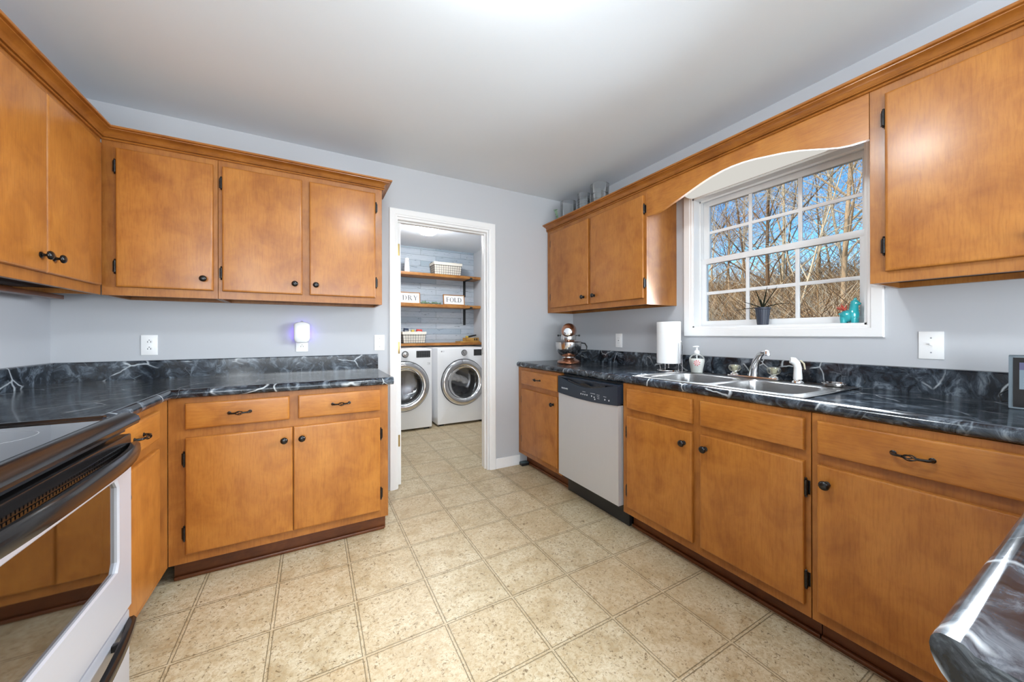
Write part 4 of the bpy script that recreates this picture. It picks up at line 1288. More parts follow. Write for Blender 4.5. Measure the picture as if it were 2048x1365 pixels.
# paper towels
pt = thing('paper_towel_holder', (-0.150, -1.196, ZT + 0.0005), 'chrome paper towel holder standing left of the sink', 'towel holder')
O = Vector(pt.location)
m = MB(); m.lathe([(0.075, 0), (0.077, 0.004), (0.074, 0.010), (0.060, 0.013), (0.010, 0.016), (0.005, 0.020)], Matrix.Translation(O), 36)
build('base', m, 'chrome', pt, smooth=40)
m = MB()
m.tube([O + Vector((0, 0, 0.015)), O + Vector((0, 0, 0.326))], 0.005, 10)
m.tube([O + Vector((-0.022, 0.010, 0.012)), O + Vector((-0.022, 0.010, 0.052))], 0.004, 8)
build('post', m, 'chrome', pt, smooth=40)
m = MB()
m.tube([O + Vector((0.025, -0.082, 0.0)), O + Vector((0.025, -0.083, 0.19)), O + Vector((0.010, -0.083, 0.20)), O + Vector((-0.010, -0.082, 0.19)), O + Vector((-0.010, -0.081, 0.0))], 0.003, 8)
m.tube([O + Vector((0.01, 0.070, 0.008)), O + Vector((0.01, 0.078, 0.03)), O + Vector((0.01, 0.078, 0.10))], 0.003, 8)
build('tension_arm', m, 'chrome', pt, smooth=40)
m = MB()
rp = [(0.020, 0.052), (0.0725, 0.0525), (0.074, 0.054), (0.074, 0.325), (0.0725, 0.3265), (0.020, 0.327), (0.020, 0.052)]
m.lathe(rp, Matrix.Translation(O), 48, (False, False))
tag(build('paper_towel_roll', m, 'paper', loc=O + Vector((0, 0, 0.052)), smooth=40), 'white roll of paper towels on the chrome holder', 'paper towels')

# soap dispenser
so = thing('soap_dispenser', (-0.135, -1.388, DZK), 'clear pump soap bottle with a peppermint swirl on the sink deck', 'soap dispenser')
O = Vector(so.location); ang = math.atan2(-2.79 + 1.388, -2.233 + 0.135)
Ts = Matrix.Translation(O) @ Matrix.Rotation(ang, 4, 'Z') @ Matrix.Diagonal((0.62, 1.0, 1.0, 1.0))
bot = [(0.032, 0.0), (0.034, 0.004), (0.0355, 0.020), (0.041, 0.050), (0.0455, 0.072), (0.0445, 0.090), (0.037, 0.107), (0.024, 0.117), (0.014, 0.121), (0.013, 0.126)]
m = MB(); m.lathe(bot, Ts, 36); build('bottle', m, 'clear_plastic', so, smooth=50)
m = MB(); m.lathe([(0.030, 0.002), (0.0325, 0.006), (0.034, 0.021), (0.0392, 0.050), (0.0438, 0.072), (0.0432, 0.084), (0.0405, 0.088), (0.010, 0.0885)], Ts, 36); build('soap', m, 'soap', so, smooth=50)
m = MB(); m.lathe([(0.0150, 0.120), (0.0155, 0.132), (0.012, 0.138), (0.0055, 0.142), (0.005, 0.158), (0.0065, 0.160)], Matrix.Translation(O), 20)
hd = Vector((-0.6, 0.8, 0)).normalized()
m.tube([O + hd * -0.012 + Vector((0, 0, 0.163)), O + Vector((0, 0, 0.164)), O + hd * 0.022 + Vector((0, 0, 0.162))], [0.0045, 0.0065, 0.0035], 10, flat=0.7)
m.tube([O + Vector((0, 0, 0.02)), O + Vector((0, 0, 0.122))], 0.0028, 8)
build('pump', m, 'white_plastic', so, smooth=50)
# swirl label on the bottle's face
fd = Vector((cos(ang), sin(ang), 0)); sd_ = Vector((-sin(ang), cos(ang), 0))
m = MB()
R = 0.0185
ctr = O + fd * 0.0290 + Vector((0, 0, 0.064))
def lab(r, a): 
    y = r * cos(a); z = r * sin(a)
    return ctr + sd_ * y + Vector((0, 0, z)) - fd * (y * y * 9.0) + fd * (0.0025 if z > 0.0 else 0.0025 + z * 0.15)
n = 16
for j in range(n):
    for q in range(4):
        r0, r1 = R * q / 4, R * (q + 1) / 4
        tw0, tw1 = 0.9 * q / 4, 0.9 * (q + 1) / 4
        a0, a1 = 2 * pi * j / n, 2 * pi * (j + 1) / n
        vs = [lab(r0, a0 + tw0), lab(r1, a0 + tw1), lab(r1, (a0 + a1) / 2 + tw1), lab(r1, a1 + tw1), lab(r0, a1 + tw0)]
        if q == 0: vs = vs[:4]
        m.add(vs, [tuple(range(len(vs)))], j % 2)
bmesh.ops.remove_doubles(m.bm, verts=m.bm.verts, dist=1e-6)
build('swirl_label', m, ['red_print', 'white_plastic'], so, smooth=0)

# smart display at the right end of the counter
ec = thing('smart_display', (-0.200, -2.640, ZT + 0.0005), 'grey tabletop smart display with a lit screen at the right end of the counter', 'display')
O = Vector(ec.location)
m = MB()
# profile in (depth x, z): front faces -x, slanted back
W2 = 0.094
fr = [(-0.012, 0.0), (-0.004, 0.172)]
body = [(-0.012, 0.0), (-0.0105, 0.004), (-0.004, 0.170), (0.0, 0.176), (0.016, 0.176), (0.075, 0.004), (0.072, 0.0)]
m.prism(body, lambda a, b, t_: (O.x + a, O.y + t_, O.z + b), -W2, W2)
bmesh.ops.bevel(m.bm, geom=list(m.bm.edges), offset=0.0015, segments=1, affect='EDGES')
sh = build('shell', m, 'grey_shell', ec, smooth=40)
slope = 0.008 / 0.172
def fp(u, z, off=0.0): return (O.x - 0.012 + slope * z - off, O.y + u, O.z + z)
m = MB()
def fquad(m, u0, u1, z0, z1, off, mi=0, th=0.0006):
    a = [fp(u0, z0, off), fp(u1, z0, off), fp(u1, z1, off), fp(u0, z1, off)]
    b = [fp(u0, z0, off - th), fp(u1, z0, off - th), fp(u1, z1, off - th), fp(u0, z1, off - th)]
    m.add(a + b, [(0, 1, 2, 3), (7, 6, 5, 4), (0, 4, 5, 1), (1, 5, 6, 2), (2, 6, 7, 3), (3, 7, 4, 0)], mi)
fquad(m, -W2 + 0.009, W2 - 0.009, 0.006, 0.168, 0.0012, 0, 0.001)
bz_ = build('bezel', m, 'black_gloss', sh, smooth=0)
m = MB()
fquad(m, -0.075, 0.073, 0.065, 0.152, 0.0018, 0); fquad(m, -0.075, 0.073, 0.128, 0.1520, 0.0022, 1)
build('screen', m, ['screen', 'screen_band'], sh, smooth=0)
m = MB()
for zz, w_ in ((0.098, 0.05), (0.091, 0.056), (0.081, 0.06), (0.073, 0.05)):
    fquad(m, 0.062 - w_, 0.064, zz, zz + 0.0038, 0.0026)
for k in range(10):
    pass
build('screen_lines', m, 'screen_white', sh, smooth=0)
text('clock_text', '11:', frameT(fp(0.058, 0.138, 0.0026), (0, -1, 0), (slope, 0, 1)), 0.013, 'screen_white', sh, 0.0003)
m = MB(); m.tube([(O.x + 0.05, O.y + W2 - 0.01, O.z + 0.02), (O.x + 0.06, O.y + W2 + 0.018, O.z + 0.012), (O.x + 0.07, O.y + W2 + 0.024, O.z + 0.035), (O.x + 0.078, O.y + W2 + 0.005, O.z + 0.055), (O.x + 0.07, O.y + W2 - 0.03, O.z + 0.05)], 0.0025, 8)
build('power_cord', m, 'black_plastic', ec, smooth=60)
ec.rotation_euler = (0, 0, radians(3))

# ------------------------------------------------------------------ window sill
SZ = WZ0 + 0.0105
pp = thing('potted_plant', (0.024, -1.686, SZ), 'spiky aloe-like plant in a dark ribbed pot on the window sill', 'plant')
O = Vector(pp.location)
m = MB()
n = 48
prof = [(0.026, 0.0), (0.0275, 0.002), (0.036, 0.088), (0.0385, 0.090), (0.0385, 0.100), (0.0355, 0.100), (0.034, 0.086), (0.010, 0.085)]
rr = []
for r, z in prof:
    rr.append([m.bm.verts.new(O + Vector(((r - (0.0010 if i % 2 and 0.001 < z < 0.089 else 0)) * cos(2 * pi * i / n), (r - (0.0010 if i % 2 and 0.001 < z < 0.089 else 0)) * sin(2 * pi * i / n), z))) for i in range(n)])
for A, B in zip(rr, rr[1:]):
    for i in range(n):
        m.bm.faces.new([A[i], A[(i + 1) % n], B[(i + 1) % n], B[i]])
m.bm.faces.new(rr[0][::-1]); m.bm.faces.new(rr[-1])
build('pot', m, 'pot', pp, smooth=20)
m = MB(); m.lathe([(0.033, 0.0862), (0.033, 0.092), (0.02, 0.094), (0.004, 0.095)], Matrix.Translation(O), 20); build('soil', m, 'soil', pp, smooth=40)
cr = Vector((0.874, -0.485, 0)).normalized()     # image right, in the room
cr = Vector((0.10, -1, 0)).normalized()
for side, up_, ln, bend in [(-1.0, 0.10, 0.135, -0.35), (-0.85, 0.42, 0.115, -0.10), (-0.28, 1.0, 0.105, 0.0), (-0.05, 0.55, 0.05, 0.0), (0.25, 1.0, 0.115, 0.05), (0.62, 0.9, 0.13, 0.05), (1.0, 0.34, 0.145, -0.45)]:
    m = MB()
    d0 = (cr * side + Vector((-0.12, 0, up_))).normalized()
    pts, rs_ = [], []
    for j in range(8):
        t_ = j / 7
        pts.append(O + Vector((0, 0, 0.096)) + d0 * (0.006 + ln * t_) + Vector((0, 0, bend * ln * t_ * t_ * 0.5)))
        rs_.append(0.0046 * (1 - t_) ** 0.7 + 0.0008)
    m.tube(pts, rs_, 8, flat=0.55)
    build('leaf', m, 'green_leaf', pp, smooth=60)

def remesh(o, vox=0.0025, it=6):
    md = o.modifiers.new('merge', 'REMESH'); md.mode = 'VOXEL'; md.voxel_size = vox; md.use_smooth_shade = True
    ms = o.modifiers.new('soften', 'SMOOTH'); ms.iterations = it; ms.factor = 0.5

ll = thing('llama_planter', (0.026, -2.066, SZ), 'turquoise ceramic llama planter with a red spiky plant on the window sill', 'planter')
O = Vector(ll.location)
g = Vector((0, -1, 0))
def Q(a, b, z): return O + Vector((b, -a, z))     # a: towards the llama's front (image right)
m = MB()
m.ball(Q(-0.007, 0, 0.034), 0.0250, 0.0300, 0.0290, 20, 14)
m.ball(Q(0.014, 0, 0.040), 0.0225, 0.0225, 0.0350, 20, 14)
m.tube([Q(0.014, 0, 0.050), Q(0.017, 0, 0.075), Q(0.018, 0, 0.092), Q(0.019, 0, 0.100)], [0.0205, 0.0165, 0.0150, 0.0140], 16)
m.ball(Q(0.020, 0, 0.097), 0.0140, 0.0160, 0.0140, 16, 12)
m.ball(Q(0.034, 0, 0.091), 0.0085, 0.0090, 0.0070, 14, 10)
for a in (-0.020, 0.020):
    for b in (-0.012, 0.012):
        m.tube([Q(a, b, 0.026), Q(a, b, 0.0006)], [0.013, 0.0105], 12)
m.ball(Q(-0.036, 0, 0.044), 0.006, 0.006, 0.007, 10, 8)
b_ = build('body', m, 'turquoise', ll, smooth=60); remesh(b_, 0.0016, 4)
for b in (-0.007, 0.007):
    m = MB(); m.tube([Q(0.020, b, 0.107), Q(0.021, b * 1.15, 0.113), Q(0.024, b * 1.2, 0.121)], [0.0036, 0.0034, 0.0008], 8); build('ear', m, 'turquoise', ll, smooth=60)
m = MB(); m.ball(Q(0.0425, 0, 0.092), 0.002, 0.0012, 0.0016, 8, 6)
build('nose', m, 'copper', ll, smooth=60)
m = MB()
rs2 = random.Random(8)
for k in range(22):
    a = rs2.uniform(0, 2 * pi); e = rs2.uniform(0.35, 1.2)
    d0 = Vector((cos(a) * cos(e) * 0.7, sin(a) * cos(e), sin(e)))
    if d0.y < -0.35: d0.y *= -1
    d0.y += 0.25
    ln = rs2.uniform(0.026, 0.044)
    p0 = Q(-0.014, 0, 0.059)
    m.tube([p0, p0 + d0 * ln * 0.5, p0 + d0 * ln + Vector((0, 0, 0.002))], [0.0026, 0.0022, 0.0004], 5)
build('spiky_leaves', m, 'red_leaf', ll, smooth=60)

# ------------------------------------------------------------------ glass on top of the far cabinet
JZ = 2.1346
def tumbler(name, x, y, r, h, label, flare=1.12, ribs=0, group=None):
    t = thing(name, (x, y, JZ), label, 'glass', group)
    m = MB()
    n = 32
    pr = [(r * 0.9, 0.0), (r, 0.004), (r * (1 + (flare - 1) * 0.5), h * 0.5), (r * flare, h), (r * flare - 0.0022, h), (r - 0.002, h * 0.45), (r * 0.88, 0.010), (0.004, 0.009)]
    m.lathe(pr, Matrix.Translation((x, y, JZ)), n)
    if ribs:
        for k in range(ribs):
            z = h * (0.25 + 0.6 * k / ribs)
            m.lathe([(r * 1.05, z), (r * 1.12, z + 0.003), (r * 1.05, z + 0.006)], Matrix.Translation((x, y, JZ)), n, (False, False))
    build('vessel', m, 'tumbler', t, smooth=40)
    return t
j1 = tumbler('glass_jar', -0.215, -0.205, 0.068, 0.215, 'wide clear glass jar with green and white ribbon, leftmost on the far cabinet', 1.05)
O = Vector(j1.location)
m = MB()
for k in range(7):
    a = k * 0.9
    m.tube([O + Vector((-0.072 * cos(0.5) , 0.05 + 0.006 * k, 0.03 + 0.02 * k)), O + Vector((-0.085, 0.035 + 0.01 * k, 0.05 + 0.018 * k)), O + Vector((-0.074, 0.060, 0.075 + 0.014 * k))], [0.006, 0.011, 0.004], 6, flat=0.3)
build('ribbon', m, 'sage_leaf', j1, smooth=50)
tumbler('drinking_glass', -0.215, -0.416, 0.050, 0.215, 'ribbed clear glass second from the left on the far cabinet', 1.06, 6)
tumbler('drinking_glass', -0.130, -0.492, 0.042, 0.230, 'plain clear glass behind the ribbed one on the far cabinet', 1.10)
tumbler('drinking_glass', -0.215, -0.610, 0.062, 0.222, 'flared clear glass standing rightmost on the far cabinet', 1.22, 3)
m = MB()
m.lathe([(0.022, 0.0), (0.028, 0.006), (0.036, 0.045), (0.034, 0.045), (0.026, 0.009), (0.004, 0.006)], Matrix.Translation((-0.23, -0.319, JZ)), 28)
tag(build('glass_dish', m, 'tumbler', loc=(-0.23, -0.319, JZ), smooth=40), 'low clear glass dish between the jar and the ribbed glass', 'dish')

# ------------------------------------------------------------------ small things on the floor and ceiling
bx_ = thing('bait_box', (-0.585, -0.030, 0), 'small flat black plastic box on the floor at the baseboard end', 'box')
m = MB(); m.box(-0.626, -0.556, -0.075, -0.022, 0.0006, 0.024, 0.003); build('base', m, 'black_plastic', bx_)
m = MB(); m.box(-0.625, -0.557, -0.074, -0.023, 0.0242, 0.028, 0.0015); build('lid', m, 'teal_grey', bx_)

cl = thing('ceiling_light', (-1.775, -1.96, ZC - 0.09), 'lit flush dome ceiling light above the kitchen floor', 'ceiling light')
m = MB(); m.lathe([(0.165, ZC - 0.0005), (0.170, ZC - 0.012), (0.166, ZC - 0.022), (0.150, ZC - 0.024)], Matrix.Translation((-1.775, -1.96, 0)), 48); build('pan', m, 'white_enamel', cl, smooth=40)
m = MB(); m.lathe([(0.150, ZC - 0.0245), (0.160, ZC - 0.040), (0.162, ZC - 0.060), (0.152, ZC - 0.085), (0.128, ZC - 0.106), (0.088, ZC - 0.120), (0.04, ZC - 0.126), (0.004, ZC - 0.127)], Matrix.Translation((-1.775, -1.96, 0)), 48); build('lamp_glass', m, 'lamp', cl, smooth=60)
c2 = thing('ceiling_light', (-1.075, 1.28, ZC - 0.13), 'lit white dome ceiling light in the laundry room', 'ceiling light')
m = MB(); m.lathe([(0.115, ZC - 0.0005), (0.118, ZC - 0.012), (0.112, ZC - 0.020)], Matrix.Translation((-1.075, 1.28, 0)), 40); build('pan', m, 'white_enamel', c2, smooth=40)
m = MB(); m.lathe([(0.122, ZC - 0.0205), (0.128, ZC - 0.050), (0.116, ZC - 0.090), (0.080, ZC - 0.120), (0.035, ZC - 0.132), (0.004, ZC - 0.134)], Matrix.Translation((-1.075, 1.28, 0)), 40); build('lamp_glass', m, 'lamp2', c2, smooth=60)

# ------------------------------------------------------------------ laundry room
SHF = [(1.982, 2.020, 2.175), (1.548, 1.588, 2.175), (1.003, 1.038, 2.150)]
for (za, zb, yf), lb in zip(SHF, ['topmost thick wooden shelf in the laundry room', 'middle thick wooden shelf holding the lettered signs', 'lowest wooden shelf just above the washer and dryer']):
    m = MB(); m.box(-2.498, XLR - 0.001, yf, YB - 0.001, za, zb, 0.003)
    tag(build('wall_shelf', m, 'shelf_wood', loc=(-1.25, yf, za), smooth=30), lb, 'shelf')
for za, lb in ((1.982, 'black steel bracket under the topmost laundry shelf'), (1.548, 'black steel bracket under the middle laundry shelf')):
    m = MB()
    m.box(-0.190, -0.151, YB - 0.006, YB - 0.0005, za - 0.245, za - 0.0015, 0.001); m.box(-0.190, -0.151, 2.166, YB - 0.006, za - 0.0075, za - 0.0015, 0.001)
    m.box(-0.190, -0.151, 2.1665, 2.1735, za - 0.0075, za + 0.018, 0.001)
    tag(build('shelf_bracket', m, plain('black_bracket', (0.012, 0.016, 0.018, 1), 0.5), loc=(-0.17, 2.3, za - 0.0015), smooth=30), lb, 'bracket')

def serif(m, ch, x, z, h, fn):
    """serif capitals as solid strokes; fn(a, b, t) maps into the sign's plane"""
    sw, tw, sf = 0.15 * h, 0.055 * h, 0.045 * h
    def bar(x0, x1, z0, z1): m.prism([(x + x0, z + z0), (x + x1, z + z0), (x + x1, z + z1), (x + x0, z + z1)], fn, 0, 0.0012)
    def quad(p): m.prism([(x + a, z + b) for a, b in p], fn, 0, 0.0012)
    def stem(x0, s0=True, s1=True):
        bar(x0, x0 + sw, 0, h)
        if s0: bar(x0 - 0.08 * h, x0 + sw + 0.08 * h, 0, sf)
        if s1: bar(x0 - 0.08 * h, x0 + sw + 0.08 * h, h - sf, h)
    def arc(cx_, cz_, rx, rz, a0, a1, t0, t1, n=18):
        o_, i_ = [], []
        for k in range(n + 1):
            a = a0 + (a1 - a0) * k / n
            th = t0 + (t1 - t0) * abs(cos(a))
            o_.append((x + cx_ + rx * cos(a), z + cz_ + rz * sin(a)))
            i_.append((x + cx_ + (rx - th) * cos(a), z + cz_ + (rz - t0 if abs(sin(a)) > 0.5 else rz - th * 0.9) * sin(a)))
        for k in range(n):
            m.prism([o_[k], o_[k + 1], i_[k + 1], i_[k]], fn, 0, 0.0012)
    if ch == 'D':
        stem(0.08 * h); bar(0.08 * h, 0.42 * h, 0, tw); bar(0.08 * h, 0.42 * h, h - tw, h)
        arc(0.40 * h, h / 2, 0.45 * h, h / 2, -pi / 2, pi / 2, tw, sw); return 0.88 * h
    if ch == 'R':
        stem(0.08 * h); bar(0.08 * h, 0.40 * h, h - tw, h); bar(0.08 * h, 0.40 * h, 0.47 * h, 0.47 * h + tw)
        arc(0.38 * h, 0.735 * h, 0.27 * h, 0.265 * h, -pi / 2, pi / 2, tw, sw)
        quad([(0.34 * h, 0.49 * h), (0.50 * h, 0.49 * h), (0.86 * h, 0.0), (0.66 * h, 0.0)]); bar(0.66 * h, 0.92 * h, 0, sf); return 0.90 * h
    if ch == 'Y':
        bar(0.36 * h, 0.36 * h + sw, 0, 0.45 * h); bar(0.26 * h, 0.62 * h, 0, sf)
        quad([(0.04 * h, h), (0.21 * h, h), (0.51 * h, 0.42 * h), (0.36 * h, 0.42 * h)]); quad([(0.74 * h, h), (0.82 * h, h), (0.50 * h, 0.42 * h), (0.42 * h, 0.42 * h)])
        bar(-0.04 * h, 0.30 * h, h - sf, h); bar(0.64 * h, 0.90 * h, h - sf, h); return 0.88 * h
    if ch == 'F':
        stem(0.08 * h); bar(0.08 * h, 0.66 * h, h - tw, h); bar(0.62 * h, 0.66 * h, 0.80 * h, h); bar(0.08 * h, 0.48 * h, 0.48 * h, 0.48 * h + tw); bar(0.46 * h, 0.50 * h, 0.40 * h, 0.63 * h); return 0.70 * h
    if ch == 'O':
        arc(0.46 * h, h / 2, 0.46 * h, 0.515 * h, 0, 2 * pi, tw, sw, 36); return 0.94 * h
    if ch == 'L':
        stem(0.08 * h); bar(0.08 * h, 0.68 * h, 0, tw); bar(0.64 * h, 0.68 * h, 0, 0.24 * h); return 0.72 * h

def sign(x0, x1, h, y, lean, word, lh, gap, label, tc=None):
    t = thing('framed_sign', ((x0 + x1) / 2, y, 1.5885), label, 'sign')
    c = cos(lean); s_ = sin(lean)
    fn = lambda a, b, d: (a, y + b * s_ - d * c, 1.5885 + b * c + d * s_ * 0 + 0.0)
    m = MB()
    f = 0.010
    for a0, a1, b0, b1 in [(x0, x1, 0.0004, f), (x0, x1, h - f, h), (x0, x0 + f, f, h - f), (x1 - f, x1, f, h - f)]:
        m.prism([(a0, b0), (a1, b0), (a1, b1), (a0, b1)], fn, -0.012, 0.008)
    build('frame', m, 'shelf_wood', t, smooth=0)
    m = MB(); m.prism([(x0 + f, f), (x1 - f, f), (x1 - f, h - f), (x0 + f, h - f)], fn, -0.010, 0.000); build('board', m, 'sign_white', t, smooth=0)
    wid = {'D': 0.88, 'R': 0.90, 'Y': 0.88, 'F': 0.70, 'O': 0.94, 'L': 0.72}
    total = sum(wid[c_] * lh for c_ in word) + gap * (len(word) - 1)
    xx = (tc if tc is not None else (x0 + x1) / 2) - total / 2
    m = MB()
    fn2 = lambda a, b, d: fn(a, b, d + 0.0002)
    for c_ in word:
        serif(m, c_, xx, h / 2 - lh / 2, lh, fn2)
        xx += wid[c_] * lh + gap
    build('lettering', m, 'ink', t, smooth=0)
sign(-1.238, -0.918, 0.158, 2.215, 0.12, 'DRY', 0.068, 0.014, 'white framed sign reading DRY on the middle shelf', -1.054)
sign(-0.585, -0.262, 0.150, 2.205, 0.12, 'FOLD', 0.066, 0.006, 'white framed sign reading FOLD on the middle shelf')

# greenery garland
ga = thing('greenery_sprig', (-0.745, 2.235, 1.5885), 'sprig of faux greenery lying between the two signs', 'greenery')
rs3 = random.Random(21)
m = MB(); spine = [Vector((-0.905 + 0.036 * k, 2.225 + 0.006 * sin(k), 1.5945 + 0.006 * (k % 2))) for k in range(9)]
m.tube(spine, 0.003, 6); build('stem', m, 'green_leaf', ga, smooth=50)
m = MB()
for k in range(95):
    p0 = spine[0].lerp(spine[-1], rs3.random()) + Vector((0, rs3.uniform(-0.02, 0.02), 0.004))
    a = rs3.uniform(0, 2 * pi)
    d0 = Vector((cos(a) * 0.8, sin(a) * 0.5, rs3.uniform(0.15, 1.0))).normalized()
    ln = rs3.uniform(0.016, 0.034) * (1.9 if rs3.random() < 0.10 else 1)
    wv_ = d0.cross(Vector((0, 1, 0.3))).normalized() * ln * 0.28
    tip = p0 + d0 * ln
    for pt_ in (p0, tip): pt_.z = max(pt_.z, 1.5905)
    mid = p0.lerp(tip, 0.55)
    m.add([p0, mid + wv_, tip, mid - wv_, mid + d0.cross(wv_).normalized() * 0.002], [(0, 1, 4), (1, 2, 4), (2, 3, 4), (3, 0, 4)])
build('leaves', m, 'sage_leaf', ga, smooth=0)

# wire baskets with liners
def basket(x0, x1, y0, y1, z, h, label, nx, nz, flare=0.012):
    t = thing('wire_basket', ((x0 + x1) / 2, (y0 + y1) / 2, z), label, 'basket')
    z += 0.0006
    def pt_(u, v, f):     # u, v in 0..1 round the rim, f height fraction
        e = flare * f
        return Vector((x0 - e + (x1 - x0 + 2 * e) * u, y0 - e + (y1 - y0 + 2 * e) * v, z + h * f + 0.002))
    m = MB()
    ny = max(3, int(nx * (y1 - y0) / (x1 - x0)))
    loop = [(k / nx, 0) for k in range(nx)] + [(1, k / ny) for k in range(ny)] + [(1 - k / nx, 1) for k in range(nx)] + [(0, 1 - k / ny) for k in range(ny)]
    for k in range(nz + 1):
        f = k / nz
        c = [pt_(0, 0, f), pt_(1, 0, f), pt_(1, 1, f), pt_(0, 1, f), pt_(0, 0, f)]
        m.tube(c, 0.0030 if k in (0, nz) else 0.0017, 6)
    for u, v in loop:
        m.tube([pt_(u, v, 0), pt_(u, v, 1)], 0.0017, 6)
    for sx in (0, 1):
        c = pt_(sx, 0.5, 1)
        e = 0.012 * (1 if sx else -1)
        m.tube([c + Vector((0, -0.035, 0)), c + Vector((e, -0.03, 0.012)), c + Vector((e, 0.03, 0.012)), c + Vector((0, 0.035, 0))], 0.0028, 6)
    build('wire_frame', m, 'wire', t, smooth=50)
    m = MB()
    ins = 0.005
    def lp(u, v, f, o=0.0):
        p = pt_(u, v, f); cx_, cy_ = (x0 + x1) / 2, (y0 + y1) / 2
        p.x += (-(ins) + o) * (1 if u > 0.5 else -1) ; p.y += (-(ins) + o) * (1 if v > 0.5 else -1)
        return p
    rows = []
    big = [(k / 12, 0) for k in range(12)] + [(1, k / 8) for k in range(8)] + [(1 - k / 12, 1) for k in range(12)] + [(0, 1 - k / 8) for k in range(8)]
    rsb = random.Random(int(abs(x0) * 1000))
    for f, o in ((0.03, 0), (0.5, 0.001), (0.97, 0), (1.07, 0.002), (1.09, 0.008), (1.0, 0.0105), (0.84, 0.010)):
        row = []
        for u, v in big:
            p = pt_(u, v, f)
            cx_, cy_ = (x0 + x1) / 2, (y0 + y1) / 2
            ox = (o - ins) * (1 if u >= 1 else -1 if u <= 0 else 0); oy = (o - ins) * (1 if v >= 1 else -1 if v <= 0 else 0)
            p.x += ox; p.y += oy
            if f > 0.9: p.z += rsb.uniform(-0.004, 0.004)
            row.append(m.bm.verts.new(p))
        rows.append(row)
    n = len(big)
    for A, B in zip(rows, rows[1:]):
        for i in range(n):
            m.bm.faces.new([A[i], A[(i + 1) % n], B[(i + 1) % n], B[i]])
    m.bm.faces.new(rows[0][::-1])
    build('liner', m, 'cloth', t, smooth=60)
    return t
basket(-0.712, -0.322, 2.200, 2.400, 2.020, 0.160, 'rectangular wire basket with cream liner on the topmost shelf', 12, 5)
basket(-1.155, -0.862, 2.175, 2.375, 1.038, 0.145, 'wire basket of boxes and bottles on the lowest shelf', 9, 4)
# contents of the lower basket
def carton(name, x, y, z, sx, sy, sz, rz, ry, mat, label, cat='box', band=None):
    T = Matrix.Translation((x, y, z)) @ Matrix.Rotation(rz, 4, 'Z') @ Matrix.Rotation(ry, 4, 'Y')
    t = thing(name, (x, y, z), label, cat)
    m = MB(); m.box(-sx / 2, sx / 2, -sy / 2, sy / 2, 0, sz, 0.002, 1, 0, T); build('carton', m, mat, t)
    m = MB(); m.box(-sx * 0.36, sx * 0.36, -sy / 2 - 0.0006, -sy / 2, sz * 0.62, sz * 0.86, 0, 1, 0, T); build('printed_band', m, band or 'print_white', t, smooth=0)
carton('carton', -1.112, 2.285, 1.052, 0.060, 0.05, 0.195, 0.05, 0.08, 'blue_box', 'dark blue box tilted at the left of the lower wire basket', band='grey_ink')
carton('carton', -0.928, 2.285, 1.052, 0.076, 0.05, 0.180, -0.05, 0.08, 'red_box', 'bright red box leaning at the right of the lower wire basket')
m = MB(); m.lathe([(0.022, 1.046), (0.024, 1.05), (0.024, 1.19), (0.016, 1.205), (0.010, 1.21), (0.010, 1.228), (0.004, 1.229)], Matrix.Translation((-1.046, 2.30, 0)), 20)
tag(build('bottle', m, 'cream_box', loc=(-1.050, 2.30, 1.046), smooth=40), 'cream bottle between the blue and red boxes in the basket', 'bottle')
m = MB(); m.box(-1.022, -0.984, 2.27, 2.31, 1.046, 1.226, 0.006); tag(build('packet', m, 'yellow_box', loc=(-1.003, 2.29, 1.046)), 'yellow packet standing in the middle of the lower wire basket', 'packet')
# tapered white vase
m = MB(); m.lathe([(0.033, 2.0204), (0.0375, 2.024), (0.036, 2.08), (0.030, 2.16), (0.0275, 2.205), (0.026, 2.212), (0.022, 2.212), (0.020, 2.15), (0.004, 2.14)], Matrix.Translation((-1.095, 2.235, 0)), 32)
va = thing('tapered_vase', (-1.095, 2.235, 2.020), 'white tapered canister at the left of the topmost shelf', 'vase')
build('body', m, 'white_enamel', va, smooth=50)
m = MB()
for z in (2.170, 2.065):
    m.lathe([(0.006, 0), (0.006, 0.002)], axisT((-1.083, 2.235 - (0.0285 if z > 2.1 else 0.0345), z), (0.2, -1, 0)), 14)
build('dot', m, 'grey_ink', va, smooth=0)
# wooden tray with tools at the right of the lowest shelf
ty = thing('wooden_tray', (-0.17, 2.28, 1.0385), 'wooden tray with stepped blocks at the right end of the lowest shelf', 'tray')
m = MB(); m.box(-0.335, -0.020, 2.185, 2.40, 1.0388, 1.056, 0.002); m.box(-0.222, -0.022, 2.235, 2.39, 1.056, 1.108, 0.003)
build('block', m, 'crate_wood', ty)
m = MB()
for x in (-0.09, -0.055):
    m.box(x - 0.010, x + 0.010, 2.2335, 2.2355, 1.068, 1.098, 0.0005)
build('slots', m, 'slot_dark', ty)
hd_ = thing('hand_drill', (-0.12, 2.30, 1.1085), 'dark hand tool with yellow end lying on the wooden tray', 'tool')
m = MB(); m.tube([(-0.175, 2.29, 1.122), (-0.11, 2.30, 1.134), (-0.035, 2.31, 1.148)], [0.013, 0.014, 0.010], 12); build('body', m, 'black_plastic', hd_, smooth=50)
m = MB(); m.tube([(-0.212, 2.285, 1.1215), (-0.172, 2.29, 1.1225)], [0.0125, 0.0125], 12); build('tip', m, 'yellow_box', hd_, smooth=50)

